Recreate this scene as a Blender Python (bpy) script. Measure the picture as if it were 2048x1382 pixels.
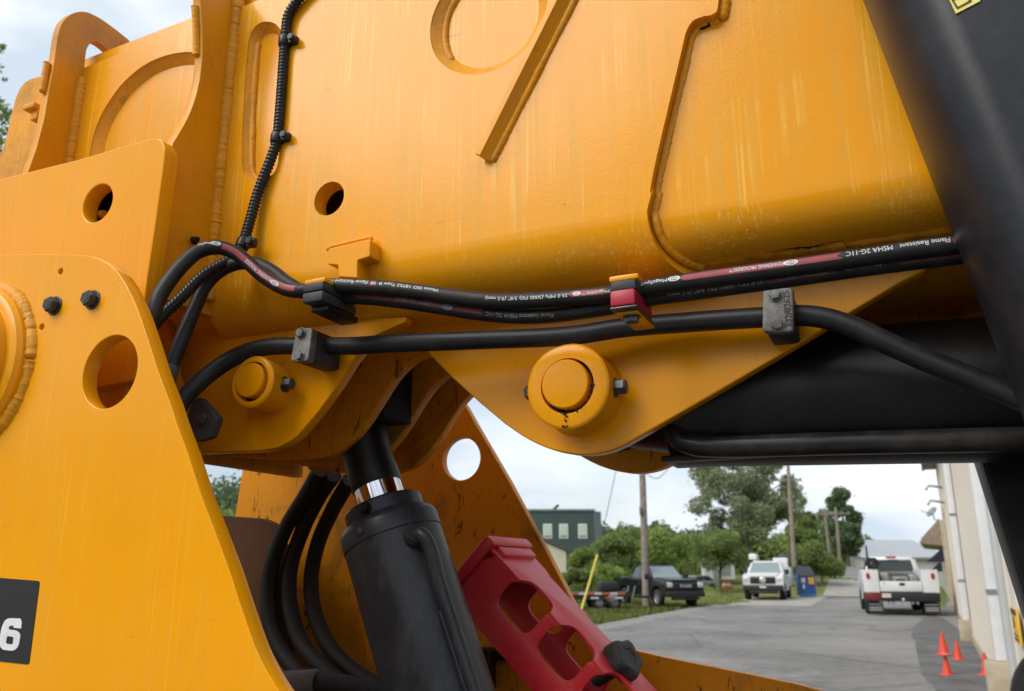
import bpy, bmesh, math, random
import numpy as np
from mathutils import Vector, Matrix

for o in list(bpy.data.objects):
    bpy.data.objects.remove(o)
S = bpy.context.scene
COL = S.collection
R = math.radians

# ------------------------------------------------------------------ camera
FPX = 1690.0                     # focal length in pixels of the 2048 px wide photograph
PITCH = math.atan2(451, FPX)     # horizon lies 451 px below the picture centre
CAMH = 1.65
cam_d = bpy.data.cameras.new('camera')
cam = bpy.data.objects.new('camera', cam_d)
COL.objects.link(cam)
cam.location = (0, 0, CAMH)
cam.rotation_euler = (math.pi / 2 + PITCH, 0, 0)
cam_d.sensor_width = 36
cam_d.lens = 36 * FPX / 2048
cam_d.clip_start = 0.02
cam_d.clip_end = 3000
cam_d.dof.use_dof = True
cam_d.dof.focus_distance = 1.12
cam_d.dof.aperture_fstop = 9
S.camera = cam

# ------------------------------------------------------------------ sky and sun
SUN_AZ, SUN_EL = 236.0, 44.0     # heading clockwise from the view heading (+Y)
wd = bpy.data.worlds.new('World')
S.world = wd
wd.use_nodes = True
wt = wd.node_tree
for n in list(wt.nodes):
    wt.nodes.remove(n)
wo = wt.nodes.new('ShaderNodeOutputWorld')
bg = wt.nodes.new('ShaderNodeBackground')
bg.inputs[1].default_value = 0.1
sky = wt.nodes.new('ShaderNodeTexSky')
sky.sky_type = 'NISHITA'
sky.sun_disc = False
sky.sun_elevation = R(SUN_EL)
sky.sun_rotation = R(SUN_AZ)
sky.air_density = 1.0
sky.dust_density = 2.0
tc = wt.nodes.new('ShaderNodeTexCoord')
mp = wt.nodes.new('ShaderNodeMapping')
mp.inputs['Scale'].default_value = (1.0, 1.0, 2.6)
mp.inputs['Location'].default_value = (3.1, 0.4, 0.2)
nz = wt.nodes.new('ShaderNodeTexNoise')
nz.inputs['Scale'].default_value = 2.1
nz.inputs['Detail'].default_value = 7
nz.inputs['Roughness'].default_value = 0.52
nz.inputs['Distortion'].default_value = 0.35
rp = wt.nodes.new('ShaderNodeValToRGB')
rp.color_ramp.elements[0].position = 0.40
rp.color_ramp.elements[0].color = (0.5, 0.5, 0.5, 1)
rp.color_ramp.elements[1].position = 0.62
rp.color_ramp.elements[1].color = (1, 1, 1, 1)
nz2 = wt.nodes.new('ShaderNodeTexNoise')
nz2.inputs['Scale'].default_value = 3.6
nz2.inputs['Detail'].default_value = 6
rp2 = wt.nodes.new('ShaderNodeValToRGB')
rp2.color_ramp.elements[0].position = 0.38
rp2.color_ramp.elements[0].color = (4.1, 4.75, 5.45, 1)
rp2.color_ramp.elements[1].position = 0.60
rp2.color_ramp.elements[1].color = (6.7, 6.9, 7.1, 1)
mx = wt.nodes.new('ShaderNodeMix')
mx.data_type = 'RGBA'
wt.links.new(tc.outputs['Generated'], mp.inputs['Vector'])
wt.links.new(mp.outputs[0], nz.inputs['Vector'])
wt.links.new(mp.outputs[0], nz2.inputs['Vector'])
wt.links.new(nz.outputs[0], rp.inputs[0])
wt.links.new(nz2.outputs[0], rp2.inputs[0])
wt.links.new(rp.outputs[0], mx.inputs['Factor'])
wt.links.new(sky.outputs[0], mx.inputs['A'])
wt.links.new(rp2.outputs[0], mx.inputs['B'])
wt.links.new(mx.outputs['Result'], bg.inputs[0])
wt.links.new(bg.outputs[0], wo.inputs[0])

sun_d = bpy.data.lights.new('sun', 'SUN')
sun_d.energy = 1.5
sun_d.angle = R(38)
sun_d.color = (1.0, 0.95, 0.87)
sun = bpy.data.objects.new('sun', sun_d)
COL.objects.link(sun)
_az, _el = R(SUN_AZ), R(SUN_EL)
_to = Vector((math.sin(_az) * math.cos(_el), math.cos(_az) * math.cos(_el), math.sin(_el)))
sun.rotation_euler = _to.to_track_quat('Z', 'Y').to_euler()
sun.location = (-6, -6, 12)

S.view_settings.view_transform = 'Standard'
S.view_settings.look = 'None'
S.view_settings.gamma = 1.0
S.view_settings.use_curve_mapping = False
S.view_settings.exposure = 0.74

# ------------------------------------------------------------------ pixel <-> place
MA = math.atan2(796, math.hypot(FPX, 451))   # heading of the machine's cross axis
MD = 0.717                                   # metres from camera to the near chassis plate
_F = np.array([0, math.cos(PITCH), math.sin(PITCH)])
_U = np.array([0, -math.sin(PITCH), math.cos(PITCH)])
_R = np.array([1.0, 0, 0])
_wh = np.array([math.sin(MA), math.cos(MA), 0])
_uh = np.array([math.cos(MA), -math.sin(MA), 0])

def ray(x, y):
    return _F + (x - 1024) / FPX * _R + (691 - y) / FPX * _U

def Q(x, y, w):            # machine X,Z of the point seen at a pixel on the machine plane w
    d = ray(x, y)
    p = d * ((MD + w) / d.dot(_wh))
    return (float(p.dot(_uh)), float(p[2] + CAMH))

def P3(x, y, w):
    a = Q(x, y, w)
    return Vector((a[0], w, a[1]))

def QX(x, y, X):           # machine w,Z on a plane of constant X
    d = ray(x, y)
    p = d * (X / d.dot(_uh))
    return (float(p.dot(_wh) - MD), float(p[2] + CAMH))

def PJ(v):                 # machine point -> pixel
    p = v[0] * _uh + (MD + v[1]) * _wh + np.array([0, 0, v[2] - CAMH])
    z = p.dot(_F)
    return 1024 + FPX * p.dot(_R) / z, 691 - FPX * p.dot(_U) / z

def GP(x, y, z=0.0):       # ground point seen at a pixel
    d = ray(x, y)
    t = (z - CAMH) / d[2]
    return Vector((float(d[0] * t), float(d[1] * t), z))

def WP(x, y, dist):        # world point at forward distance dist
    d = ray(x, y)
    t = dist / d[1]
    return Vector((float(d[0] * t), dist, float(d[2] * t + CAMH)))

# ------------------------------------------------------------------ object helpers
def tag(o, label=None, cat=None, group=None, kind=None):
    if label: o['label'] = label
    if cat: o['category'] = cat
    if group: o['group'] = group
    if kind: o['kind'] = kind
    return o

def empty(name, loc=(0, 0, 0), rz=0, label=None, cat=None, group=None):
    o = bpy.data.objects.new(name, None)
    COL.objects.link(o)
    o.location = loc
    o.rotation_euler = (0, 0, rz)
    o.empty_display_size = 0.2
    return tag(o, label, cat, group)

def link(name, me, mat=None, parent=None, smooth=None):
    if mat is not None and not me.materials:
        me.materials.append(mat)
    o = bpy.data.objects.new(name, me)
    COL.objects.link(o)
    if parent is not None:
        o.parent = parent
    if smooth is not None:
        shade(me, smooth)
    return o

def shade(me, ang):
    if ang is True: ang = 40
    me.polygons.foreach_set('use_smooth', [True] * len(me.polygons))
    bm = bmesh.new(); bm.from_mesh(me)
    lim = R(ang)
    for e in bm.edges:
        if len(e.link_faces) == 2:
            e.smooth = e.calc_face_angle(0) < lim
    bm.to_mesh(me); bm.free()

def capsharp(me, axis, ang=35):
    """smooth rims, but keep the flat sheet flat"""
    shade(me, ang)
    bm = bmesh.new(); bm.from_mesh(me); ax = Vector(axis)
    for e in bm.edges:
        if any(abs(f.normal.dot(ax)) > .999 for f in e.link_faces): e.smooth = False
    bm.to_mesh(me); bm.free()

def mesh(vs, fs, name='m'):
    me = bpy.data.meshes.new(name)
    me.from_pydata([tuple(v) for v in vs], [], fs)
    me.update()
    return me

def fixn(me):
    bm = bmesh.new(); bm.from_mesh(me)
    bmesh.ops.recalc_face_normals(bm, faces=bm.faces)
    bm.to_mesh(me); bm.free()
    return me

class MB:
    """collects shapes into one mesh"""
    def __init__(s): s.v = []; s.f = []
    def add(s, vs, fs):
        b = len(s.v)
        s.v += [tuple(v) for v in vs]
        s.f += [tuple(i + b for i in q) for q in fs]
        return s
    def addm(s, me):
        s.add([v.co[:] for v in me.vertices], [tuple(p.vertices) for p in me.polygons])
        bpy.data.meshes.remove(me)
        return s
    def box(s, x0, x1, y0, y1, z0, z1, M=None):
        vs = [Vector((x, y, z)) for z in (z0, z1) for y in (y0, y1) for x in (x0, x1)]
        if M is not None: vs = [M @ v for v in vs]
        return s.add(vs, [(0, 2, 3, 1), (4, 5, 7, 6), (0, 1, 5, 4), (2, 6, 7, 3), (0, 4, 6, 2), (1, 3, 7, 5)])
    def bbox(s, x0, x1, y0, y1, z0, z1, b=0.01, seg=2, M=None):
        bm = bmesh.new()
        bmesh.ops.create_cube(bm, size=1)
        for v in bm.verts:
            v.co = Vector(((x0 + x1) / 2 + v.co.x * (x1 - x0), (y0 + y1) / 2 + v.co.y * (y1 - y0), (z0 + z1) / 2 + v.co.z * (z1 - z0)))
        bmesh.ops.bevel(bm, geom=list(bm.edges), offset=b, segments=seg, affect='EDGES', profile=0.5)
        bm.verts.index_update()
        vs = [v.co.copy() for v in bm.verts]
        fs = [tuple(v.index for v in q.verts) for q in bm.faces]
        bm.free()
        if M is not None: vs = [M @ v for v in vs]
        return s.add(vs, fs)
    def lathe(s, prof, o, ax, n=32, ref=None, cap=True):
        """prof: list of (t, r) along axis ax from o"""
        ax = Vector(ax).normalized()
        a = ax.orthogonal().normalized() if ref is None else (Vector(ref) - ax * Vector(ref).dot(ax)).normalized()
        b = ax.cross(a)
        o = Vector(o); vs = []; fs = []
        for t, r in prof:
            for k in range(n):
                q = 2 * math.pi * k / n
                vs.append(o + ax * t + (a * math.cos(q) + b * math.sin(q)) * r)
        for i in range(len(prof) - 1):
            for k in range(n):
                k2 = (k + 1) % n
                fs.append((i * n + k, i * n + k2, (i + 1) * n + k2, (i + 1) * n + k))
        if cap:
            fs.append(tuple(range(n))[::-1])
            fs.append(tuple((len(prof) - 1) * n + k for k in range(n)))
        return s.add(vs, fs)
    def tube(s, pts, r, n=16, cap=True, rf=None, ref=None, sy=1.0):
        pts = [Vector(p) for p in pts]
        m = len(pts); vs = []; fs = []
        T = [(pts[min(i + 1, m - 1)] - pts[max(i - 1, 0)]).normalized() for i in range(m)]
        a = T[0].orthogonal().normalized() if ref is None else (Vector(ref) - T[0] * Vector(ref).dot(T[0])).normalized()
        for i in range(m):
            a = (a - T[i] * a.dot(T[i])).normalized()
            b = T[i].cross(a)
            rr = r if rf is None else rf(i / (m - 1), i)
            for k in range(n):
                q = 2 * math.pi * k / n
                vs.append(pts[i] + (a * math.cos(q) + b * math.sin(q) * sy) * rr)
        for i in range(m - 1):
            for k in range(n):
                k2 = (k + 1) % n
                fs.append((i * n + k, i * n + k2, (i + 1) * n + k2, (i + 1) * n + k))
        if cap:
            fs.append(tuple(range(n))[::-1])
            fs.append(tuple((m - 1) * n + k for k in range(n)))
        return s.add(vs, fs)
    def build(s, name, mat, parent=None, smooth=None, fix=True, **kw):
        me = mesh(s.v, s.f, name)
        if fix: fixn(me)
        o = link(name, me, mat, parent, smooth)
        for k, v in kw.items(): o[k] = v
        return o

def catmull(pts, n=8, closed=False):
    pts = [Vector(p) for p in pts]
    m = len(pts); out = []
    rng = m if closed else m - 1
    for i in range(rng):
        if closed:
            p0, p1, p2, p3 = pts[i - 1], pts[i], pts[(i + 1) % m], pts[(i + 2) % m]
        else:
            p1, p2 = pts[i], pts[i + 1]
            p0 = pts[i - 1] if i else p1 * 2 - p2
            p3 = pts[i + 2] if i + 2 < m else p2 * 2 - p1
        d1 = max((p1 - p0).length, 1e-6) ** .5; d2 = max((p2 - p1).length, 1e-6) ** .5; d3 = max((p3 - p2).length, 1e-6) ** .5
        m1 = ((p1 - p0) / d1 - (p2 - p0) / (d1 + d2) + (p2 - p1) / d2) * d2
        m2 = ((p2 - p1) / d2 - (p3 - p1) / (d2 + d3) + (p3 - p2) / d3) * d2
        for k in range(n):
            t = k / n
            out.append(p1 * (2 * t**3 - 3 * t**2 + 1) + m1 * (t**3 - 2 * t**2 + t) + p2 * (-2 * t**3 + 3 * t**2) + m2 * (t**3 - t**2))
    if not closed: out.append(pts[-1])
    return out

def fillet(pts, default=0.0, n=7):
    """corner-rounded polygon; points (x,y[,r])"""
    out = []; m = len(pts)
    for i in range(m):
        p = Vector(pts[i][:2]); r = pts[i][2] if len(pts[i]) > 2 else default
        if r <= 0:
            out.append(tuple(p)); continue
        a = Vector(pts[i - 1][:2]) - p; b = Vector(pts[(i + 1) % m][:2]) - p
        l = min(r, a.length * .49, b.length * .49)
        A = p + a.normalized() * l; B = p + b.normalized() * l
        for k in range(n + 1):
            t = k / n
            out.append(tuple(A * (1 - t)**2 + p * 2 * t * (1 - t) + B * t * t))
    return out

def circ(cx, cy, r, n=48):
    return [(cx + r * math.cos(2 * math.pi * k / n), cy + r * math.sin(2 * math.pi * k / n)) for k in range(n)]

def flat_solid(loops, t, bevel=0.0, seg=2):
    """2D loops (outer + holes) extruded to thickness t, centred; returns mesh in (a,b,c)"""
    cu = bpy.data.curves.new('c', 'CURVE')
    cu.dimensions = '2D'; cu.fill_mode = 'BOTH'
    cu.extrude = max(t / 2 - bevel, 1e-5); cu.bevel_depth = bevel; cu.bevel_resolution = seg - 1
    cu.offset = -bevel
    for lp in loops:
        sp = cu.splines.new('POLY'); sp.points.add(len(lp) - 1); sp.use_cyclic_u = True
        for i, q in enumerate(lp): sp.points[i].co = (q[0], q[1], 0, 1)
    o = bpy.data.objects.new('c', cu); COL.objects.link(o)
    dg = bpy.context.evaluated_depsgraph_get()
    me = bpy.data.meshes.new_from_object(o.evaluated_get(dg))
    bpy.data.objects.remove(o); bpy.data.curves.remove(cu)
    bm = bmesh.new(); bm.from_mesh(me)
    bmesh.ops.remove_doubles(bm, verts=bm.verts, dist=1e-6)
    bm.to_mesh(me); bm.free()
    me.materials.clear()
    return me

def remap(me, fn):
    for v in me.vertices: v.co = fn(v.co)
    return fixn(me)

def plate(name, px, w, t, mat, parent, holes=(), bevel=0.0015, ref_w=None, xz=None, ang=30, seg=2):
    """plate facing the near side: px outline is read on plane w (its near face)"""
    rw = w if ref_w is None else ref_w
    outer = xz if xz is not None else [Q(x, y, rw) for x, y in px]
    me = flat_solid([outer] + list(holes), t, bevel, seg)
    remap(me, lambda c: Vector((c.x, w + t / 2 - c.z, c.y)))
    capsharp(me, (0, 1, 0))
    return link(name, me, mat, parent)

def plate_x(name, wz, X, t, mat, parent, holes=(), bevel=0.0012, ang=30):
    me = flat_solid([wz] + list(holes), t, bevel)
    remap(me, lambda c: Vector((X + c.z, c.x, c.y)))
    capsharp(me, (1, 0, 0))
    return link(name, me, mat, parent)

def hexbolt(o, ax, r, h, mat, parent, name='bolt', washer=True, rot=0.2):
    ax = Vector(ax).normalized(); a = ax.orthogonal().normalized(); b = ax.cross(a); o = Vector(o)
    mb = MB()
    if washer: mb.lathe([(0, r * 1.25), (r * .14, r * 1.25), (r * .18, r * 1.18)], o, ax, 20)
    def ring(t, s, n=6): return [o + ax * t + (a * math.cos(rot + k * math.pi / 3) + b * math.sin(rot + k * math.pi / 3)) * s for k in range(n)]
    vs = ring(r * .15, r) + ring(h * .86, r) + ring(h, r * .84)
    fs = [(k, (k + 1) % 6, 6 + (k + 1) % 6, 6 + k) for k in range(6)] + [(6 + k, 6 + (k + 1) % 6, 12 + (k + 1) % 6, 12 + k) for k in range(6)] + [tuple(range(12, 18)), tuple(range(6))[::-1]]
    mb.add(vs, fs)
    mb.lathe([(h - 1e-4, r * .55), (h + r * .06, r * .5)], o, ax, 12)
    return mb.build(name, mat, parent, 25)

def weld(name, pts, r, mat, parent, seed=0, n=12, dense=0.0028):
    rnd = random.Random(seed)
    pts = [Vector(p) for p in pts]
    L = [0]
    for i in range(1, len(pts)): L.append(L[-1] + (pts[i] - pts[i - 1]).length)
    m = max(8, int(L[-1] / dense)); out = []
    for k in range(m + 1):
        s = L[-1] * k / m; i = 0
        while i < len(pts) - 2 and L[i + 1] < s: i += 1
        t = (s - L[i]) / max(L[i + 1] - L[i], 1e-6)
        out.append(pts[i].lerp(pts[i + 1], t))
    ph = rnd.random() * 6
    rr = [r * (.84 + .07 * math.sin(k * .17 + ph) + .035 * math.sin(k * 2.3 + ph * 2) + rnd.uniform(-.06, .06)) for k in range(m + 1)]
    out = [p + Vector((rnd.uniform(-1, 1), 0, rnd.uniform(-1, 1))) * r * .05 for p in out]
    rr[0] *= .5; rr[-1] *= .5
    return MB().tube(out, r, n, rf=lambda t, i: rr[i]).build(name, mat, parent, 60)

# ------------------------------------------------------------------ materials
class NT:
    def __init__(s, name):
        s.m = bpy.data.materials.new(name); s.m.use_nodes = True
        s.t = s.m.node_tree; s.b = s.t.nodes['Principled BSDF']
    def n(s, ty, **kw):
        q = s.t.nodes.new(ty)
        for k, v in kw.items():
            if k.startswith('_'): setattr(q, k[1:], v)
            else: q.inputs[k.replace('__', ' ')].default_value = v
        return q
    def l(s, a, b): s.t.links.new(a, b)
    def coord(s, scale=(1, 1, 1), out='Object'):
        c = s.n('ShaderNodeTexCoord'); m = s.n('ShaderNodeMapping'); m.inputs['Scale'].default_value = scale
        s.l(c.outputs[out], m.inputs[0]); return m.outputs[0]
    def noise(s, scale, detail=4, rough=.55, vec=None, dist=0):
        q = s.n('ShaderNodeTexNoise', Scale=scale, Detail=detail, Roughness=rough, Distortion=dist)
        if vec is not None: s.l(vec, q.inputs['Vector'])
        return q.outputs[0]
    def ramp(s, v, p0, p1, c0=(0, 0, 0, 1), c1=(1, 1, 1, 1)):
        q = s.n('ShaderNodeValToRGB'); e = q.color_ramp.elements
        e[0].position = p0; e[1].position = p1; e[0].color = c0; e[1].color = c1
        s.l(v, q.inputs[0]); return q.outputs[0]
    def mix(s, f, a, b, mode='MIX'):
        q = s.n('ShaderNodeMix'); q.data_type = 'RGBA'; q.blend_type = mode
        for k, v in (('Factor', f), ('A', a), ('B', b)):
            i = q.inputs[k] if k != 'Factor' else q.inputs[0]
            if k == 'A': i = q.inputs[6]
            if k == 'B': i = q.inputs[7]
            if isinstance(v, (int, float)): i.default_value = v
            elif isinstance(v, tuple): i.default_value = (*v[:3], 1)
            else: s.l(v, i)
        return q.outputs[2]
    def math(s, op, a, b=0.0):
        q = s.n('ShaderNodeMath'); q.operation = op
        for i, v in enumerate((a, b)):
            if isinstance(v, (int, float)): q.inputs[i].default_value = v
            else: s.l(v, q.inputs[i])
        return q.outputs[0]
    def bump(s, h, strength=.2, dist=.002):
        q = s.n('ShaderNodeBump', Strength=strength, Distance=dist)
        s.l(h, q.inputs['Height']); s.l(q.outputs[0], s.b.inputs['Normal'])
    def set(s, **kw):
        for k, v in kw.items():
            i = s.b.inputs[k.replace('__', ' ')]
            if isinstance(v, (int, float)): i.default_value = v
            elif isinstance(v, tuple): i.default_value = (*v[:3], 1)
            else: s.l(v, i)
        return s

def simple(name, col, rough=.5, metal=0.0, var=.25, scale=8, bump=0.0, spec=.5):
    t = NT(name); v = t.coord()
    n = t.noise(scale, 5, .6, v)
    c2 = tuple(c * (1 - var) for c in col)
    c3 = tuple(min(1, c * (1 + var * .5)) for c in col)
    t.set(Base__Color=t.mix(t.ramp(n, .3, .7), c2, c3), Roughness=rough, Metallic=metal, Specular__IOR__Level=spec)
    if bump: t.bump(t.noise(scale * 12, 3, .6, v), bump, .002)
    return t.m

def paint(name, dust=.5, grime=.0, chips=.15, rough=.3, rust=0.0, rust_z=None, seed=0.0, spec=.27, bumpy=.12, base=(.88, .345, .001)):
    t = NT(name)
    c = t.n('ShaderNodeTexCoord')
    def vec(sc):
        m = t.n('ShaderNodeMapping'); m.inputs['Scale'].default_value = sc; m.inputs['Location'].default_value = (seed, seed * 1.7, seed * .6)
        t.l(c.outputs['Object'], m.inputs[0]); return m.outputs[0]
    v1 = vec((1, 1, 1))
    big = t.noise(3.2, 4, .6, v1)
    strk = t.noise(1.0, 4, .6, vec((40, 40, 1.8)), .3)
    strk2 = t.noise(1.0, 4, .62, vec((95, 95, 3.2)), .35)
    drip = t.noise(1.0, 2, .5, vec((260, 260, 3.2)), .25)
    blot = t.noise(9.0, 5, .6, v1)
    fine = t.noise(160, 3, .6, v1)
    col = t.mix(t.ramp(big, .3, .7), tuple(x * .93 for x in base), tuple(min(1, x * 1.04) for x in base))
    # dried rain dust: a film that runs down the sheet in streaks
    d = t.math('MULTIPLY', t.ramp(strk, .42, .62), t.ramp(big, .34, .62))
    d = t.math('ADD', t.math('MULTIPLY', d, .45), t.math('MULTIPLY', t.math('MULTIPLY', t.ramp(strk2, .50, .66), t.ramp(blot, .38, .6)), .45))
    d = t.math('ADD', d, t.math('MULTIPLY', t.ramp(fine, .42, .75), .34))
    d = t.math('MULTIPLY', d, dust)
    col = t.mix(d, col, (.66, .345, .035))
    dp_ = t.math('MULTIPLY', t.math('MULTIPLY', t.ramp(drip, .56, .70), t.ramp(blot, .42, .58)), dust * (.75 if dust > .7 else .45))
    col = t.mix(dp_, col, (.92, .56, .10))
    rg = t.math('ADD', rough, t.math('MULTIPLY', d, .2))
    if rust:
        rn = t.math('MULTIPLY', t.ramp(t.noise(9, 7, .7, v1), .42, .7), rust)
        if rust_z:
            sx_ = t.n('ShaderNodeSeparateXYZ'); t.l(c.outputs['Object'], sx_.inputs[0])
            mr_ = t.n('ShaderNodeMapRange'); t.l(t.math('ADD', sx_.outputs[2], t.math('MULTIPLY', t.noise(14, 5, .65, v1), .12)), mr_.inputs[0])
            mr_.inputs[1].default_value = rust_z[0]; mr_.inputs[2].default_value = rust_z[1]
            rn = t.math('MULTIPLY', t.math('ADD', t.math('MULTIPLY', rn, .6), .4), mr_.outputs[0])
        col = t.mix(rn, col, (.33, .17, .07)); rg = t.math('ADD', rg, t.math('MULTIPLY', rn, .3))
    if grime:
        g = t.math('MULTIPLY', t.ramp(t.noise(7, 6, .65, v1, .6), .52, .76), grime)
        col = t.mix(g, col, (.05, .028, .015)); rg = t.math('ADD', rg, t.math('MULTIPLY', g, .3))
        scr = t.noise(1, 4, .7, vec((55, 55, 14)), 1.2)
        col = t.mix(t.math('MULTIPLY', t.ramp(scr, .60, .66), grime), col, (.018, .013, .011))
    if chips:
        sc_ = t.math('MULTIPLY', t.ramp(t.noise(1, 2, .5, vec((7, 7, 120)), 2.5), .715, .73), t.ramp(t.noise(4.5, 3, .6, v1), .52, .6))
        col = t.mix(t.math('MULTIPLY', sc_, .55), col, (.30, .14, .03))
        sm_ = t.math('MULTIPLY', t.ramp(t.noise(2.3, 7, .72, v1, .8), .60, .78), .22)
        col = t.mix(sm_, col, (.30, .15, .04)); rg = t.math('ADD', rg, t.math('MULTIPLY', sm_, .6))
        ch = t.ramp(t.noise(150, 3, .6, v1), .775 - chips * .06, .80 - chips * .06)
        col = t.mix(t.math('MULTIPLY', ch, .85), col, (.09, .04, .02))
    t.set(Base__Color=col, Roughness=rg, Specular__IOR__Level=spec)
    h = t.math('ADD', t.noise(420, 2, .5, v1), t.math('MULTIPLY', t.noise(60, 3, .5, v1), .6))
    t.bump(h, bumpy, .0012)
    return t.m

M = {}
M['yel'] = paint('yellow_machine_paint', .5, .0, .6, .15)
M['yel_boom'] = paint('yellow_boom_paint', .9, .0, .45, .13, seed=3)
M['yel_clean'] = paint('yellow_paint_clean', .25, .12, .6, .18, seed=5)
M['yel_rust'] = paint('yellow_paint_weathered', 1.0, .1, .6, .5, .75, seed=9)
M['yel_grime_shade'] = paint('yellow_paint_grimy_shaded', .15, .75, .7, .35, .12, seed=2, base=(.72, .28, .002))  # grime, on a base also darkened to carry the inner plates' shade
M['yel_gus'] = paint('yellow_gusset_paint', .2, .12, .5, .35, .2, seed=7, base=(.78, .315, .002))
M['yel_eye'] = paint('yellow_paint_rusting_top', .3, .12, .6, .38, .95, (2.585, 2.66), seed=6, base=(.78, .315, .002))
M['weld'] = paint('yellow_weld_paint', .9, .25, .8, .36, .4, seed=4, bumpy=.7)

def blackmat(name, col=(.022, .023, .025), rough=.42, dust=.35, dcol=(.16, .145, .125), scale=11, bump=.15, metal=0, stretch=(1, 1, 1)):
    t = NT(name); v = t.coord(stretch)
    a = t.noise(scale, 7, .68, v); b = t.noise(scale * 9, 4, .6, v)
    d = t.math('MULTIPLY', t.math('ADD', t.ramp(a, .45, .8), t.math('MULTIPLY', t.ramp(b, .5, .85), .5)), dust)
    t.set(Base__Color=t.mix(d, col, dcol), Roughness=t.math('ADD', rough, t.math('MULTIPLY', d, .5)), Metallic=metal, Specular__IOR__Level=.34)
    t.bump(b, bump, .001)
    return t.m
M['arm'] = blackmat('black_arm_paint', (.012, .0135, .018), .34, .2, (.075, .072, .07), 9)
M['ram'] = blackmat('black_cylinder_paint', (.024, .026, .031), .34, .42, (.13, .125, .12), 10, stretch=(1, 1, .45))
M['ram_dark'] = blackmat('black_shaded_paint', (.0045, .0045, .005), .42, .10)  # black taken lower so the underside's shade sits in the colour
M['hose'] = blackmat('hose_rubber', (.008, .008, .009), .5, .12, scale=30)
M['oldhose'] = blackmat('dusty_hose_rubber', (.014, .012, .011), .65, .28, (.07, .05, .035), 9)
M['pipe'] = blackmat('black_steel_pipe_paint', (.012, .013, .016), .42, .26, (.10, .095, .09), 22)
M['plastic'] = blackmat('black_plastic', (.009, .009, .010), .35, .12, scale=25)
M['rubber_block'] = blackmat('clamp_rubber', (.03, .032, .036), .5, .35, (.12, .12, .12), 30)
M['knob'] = blackmat('knob_plastic', (.035, .033, .033), .55, .4, (.14, .12, .11), 25)
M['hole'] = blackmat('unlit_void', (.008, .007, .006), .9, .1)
M['zinc'] = blackmat('zinc_casting', (.15, .15, .145), .5, 1.0, (.42, .41, .39), 60, .5, .55)
M['steel'] = blackmat('plated_bolt_steel', (.10, .105, .115), .38, .5, (.24, .23, .22), 50, .2, .8)
M['boltdark'] = blackmat('dark_bolt_steel', (.05, .052, .06), .4, .4, (.17, .17, .17), 60, .2, .7)
M['fitting'] = blackmat('grey_hose_sleeve', (.12, .105, .10), .6, .7, (.24, .2, .18), 18)
M['dull'] = blackmat('dull_grey_steel', (.055, .055, .058), .5, .5, (.14, .13, .125), 30)
t = NT('chrome_rod'); v = t.coord((1, 1, 1)); t.set(Base__Color=(.75, .75, .77), Metallic=1.0, Roughness=t.ramp(t.noise(30, 4, .6, v), .3, .8, (.05, .05, .05, 1), (.2, .2, .2, 1))); M['chrome'] = t.m
t = NT('red_strut_paint'); v = t.coord()
rn = t.ramp(t.noise(7, 6, .65, v), .42, .8); rf = t.ramp(t.noise(160, 3, .6, v), .45, .8)
t.set(Base__Color=t.mix(t.math('ADD', t.math('MULTIPLY', rn, .22), t.math('MULTIPLY', rf, .12)), (.62, .007, .016), (.62, .20, .20)), Roughness=.42); t.bump(t.noise(240, 2, .5, v), .2, .001); M['red'] = t.m
M['redplastic'] = simple('red_clamp_rubber', (.42, .012, .03), .45, 0, .2, 30)
M['white'] = simple('white_print', (.74, .74, .74), .5, 0, .15, 60)
M['greyprint'] = simple('worn_grey_print', (.30, .30, .30), .6, 0, .7, 140)
M['redprint'] = simple('red_hose_stripe', (.30, .035, .045), .5, 0, .3, 70)
M['redprint_worn'] = simple('worn_red_hose_stripe', (.13, .028, .032), .6, 0, .6, 70)
M['decal'] = simple('black_decal', (.018, .018, .02), .4, 0, .1, 10)
M['sticker'] = simple('yellow_sticker', (.80, .68, .16), .4, 0, .1, 10)
# ================================================================== the telehandler
TH = empty('telehandler', (MD * _wh[0], MD * _wh[1], 0), -MA,
           'yellow telehandler seen close up, boom, hoses and lift cylinder filling the picture', 'telehandler')
NORM = Vector((0, -1, 0))

# ---------------- near chassis plate
npl = [(-420, 506), (0, 508), (100, 508), (150, 509), (181, 511.5), (208, 520, 14), (231, 537, 14), (253, 569, 20), (275, 616, 20), (297, 681, 20), (315, 739), (340, 804), (354, 848),
       (376, 908), (401, 987), (429, 1060), (460, 1144), (488, 1231, 30), (513, 1301, 30), (534, 1343, 25), (558, 1383, 30), (610, 1450, 40), (700, 1530, 60), (900, 1590, 60), (1100, 1640), (1100, 1800), (-420, 1800)]
c_big = Q(219, 743, 0)
holes = [circ(*c_big, .0463, 64), circ(*Q(120.5, 543, 0), .0045, 20), circ(*Q(83, 654, 0), .0045, 20)]
near = plate('chassis_side_plate', fillet(npl), 0, .022, M['yel'], TH, holes, .0012)
near['label'] = 'near yellow chassis plate with a round hole and a black number decal'
for (x, y) in ((110, 610), (186, 598)):
    hexbolt(P3(x, y + 2, 0), NORM, .0105, .012, M['boltdark'], near, rot=.5)
# pivot boss: raised ring with a fat weld
bc = Q(-52, 735, 0)
bo = Vector((bc[0], 0, bc[1]))
MB().lathe([(-.003, .112), (.012, .112), (.018, .108), (.021, .100), (.021, .094), (.032, .092), (.034, .088), (.034, .06), (.03, .058), (.03, .0)], bo, NORM, 96, cap=False).build('pivot_boss', M['yel_clean'], near, 30)
weld('weld_bead', [bo + Vector((math.cos(a) * .1125, .003, math.sin(a) * .1125)) for a in [math.pi * 2 * k / 96 for k in range(97)]], .0135, M['weld'], near, 3)
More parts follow.
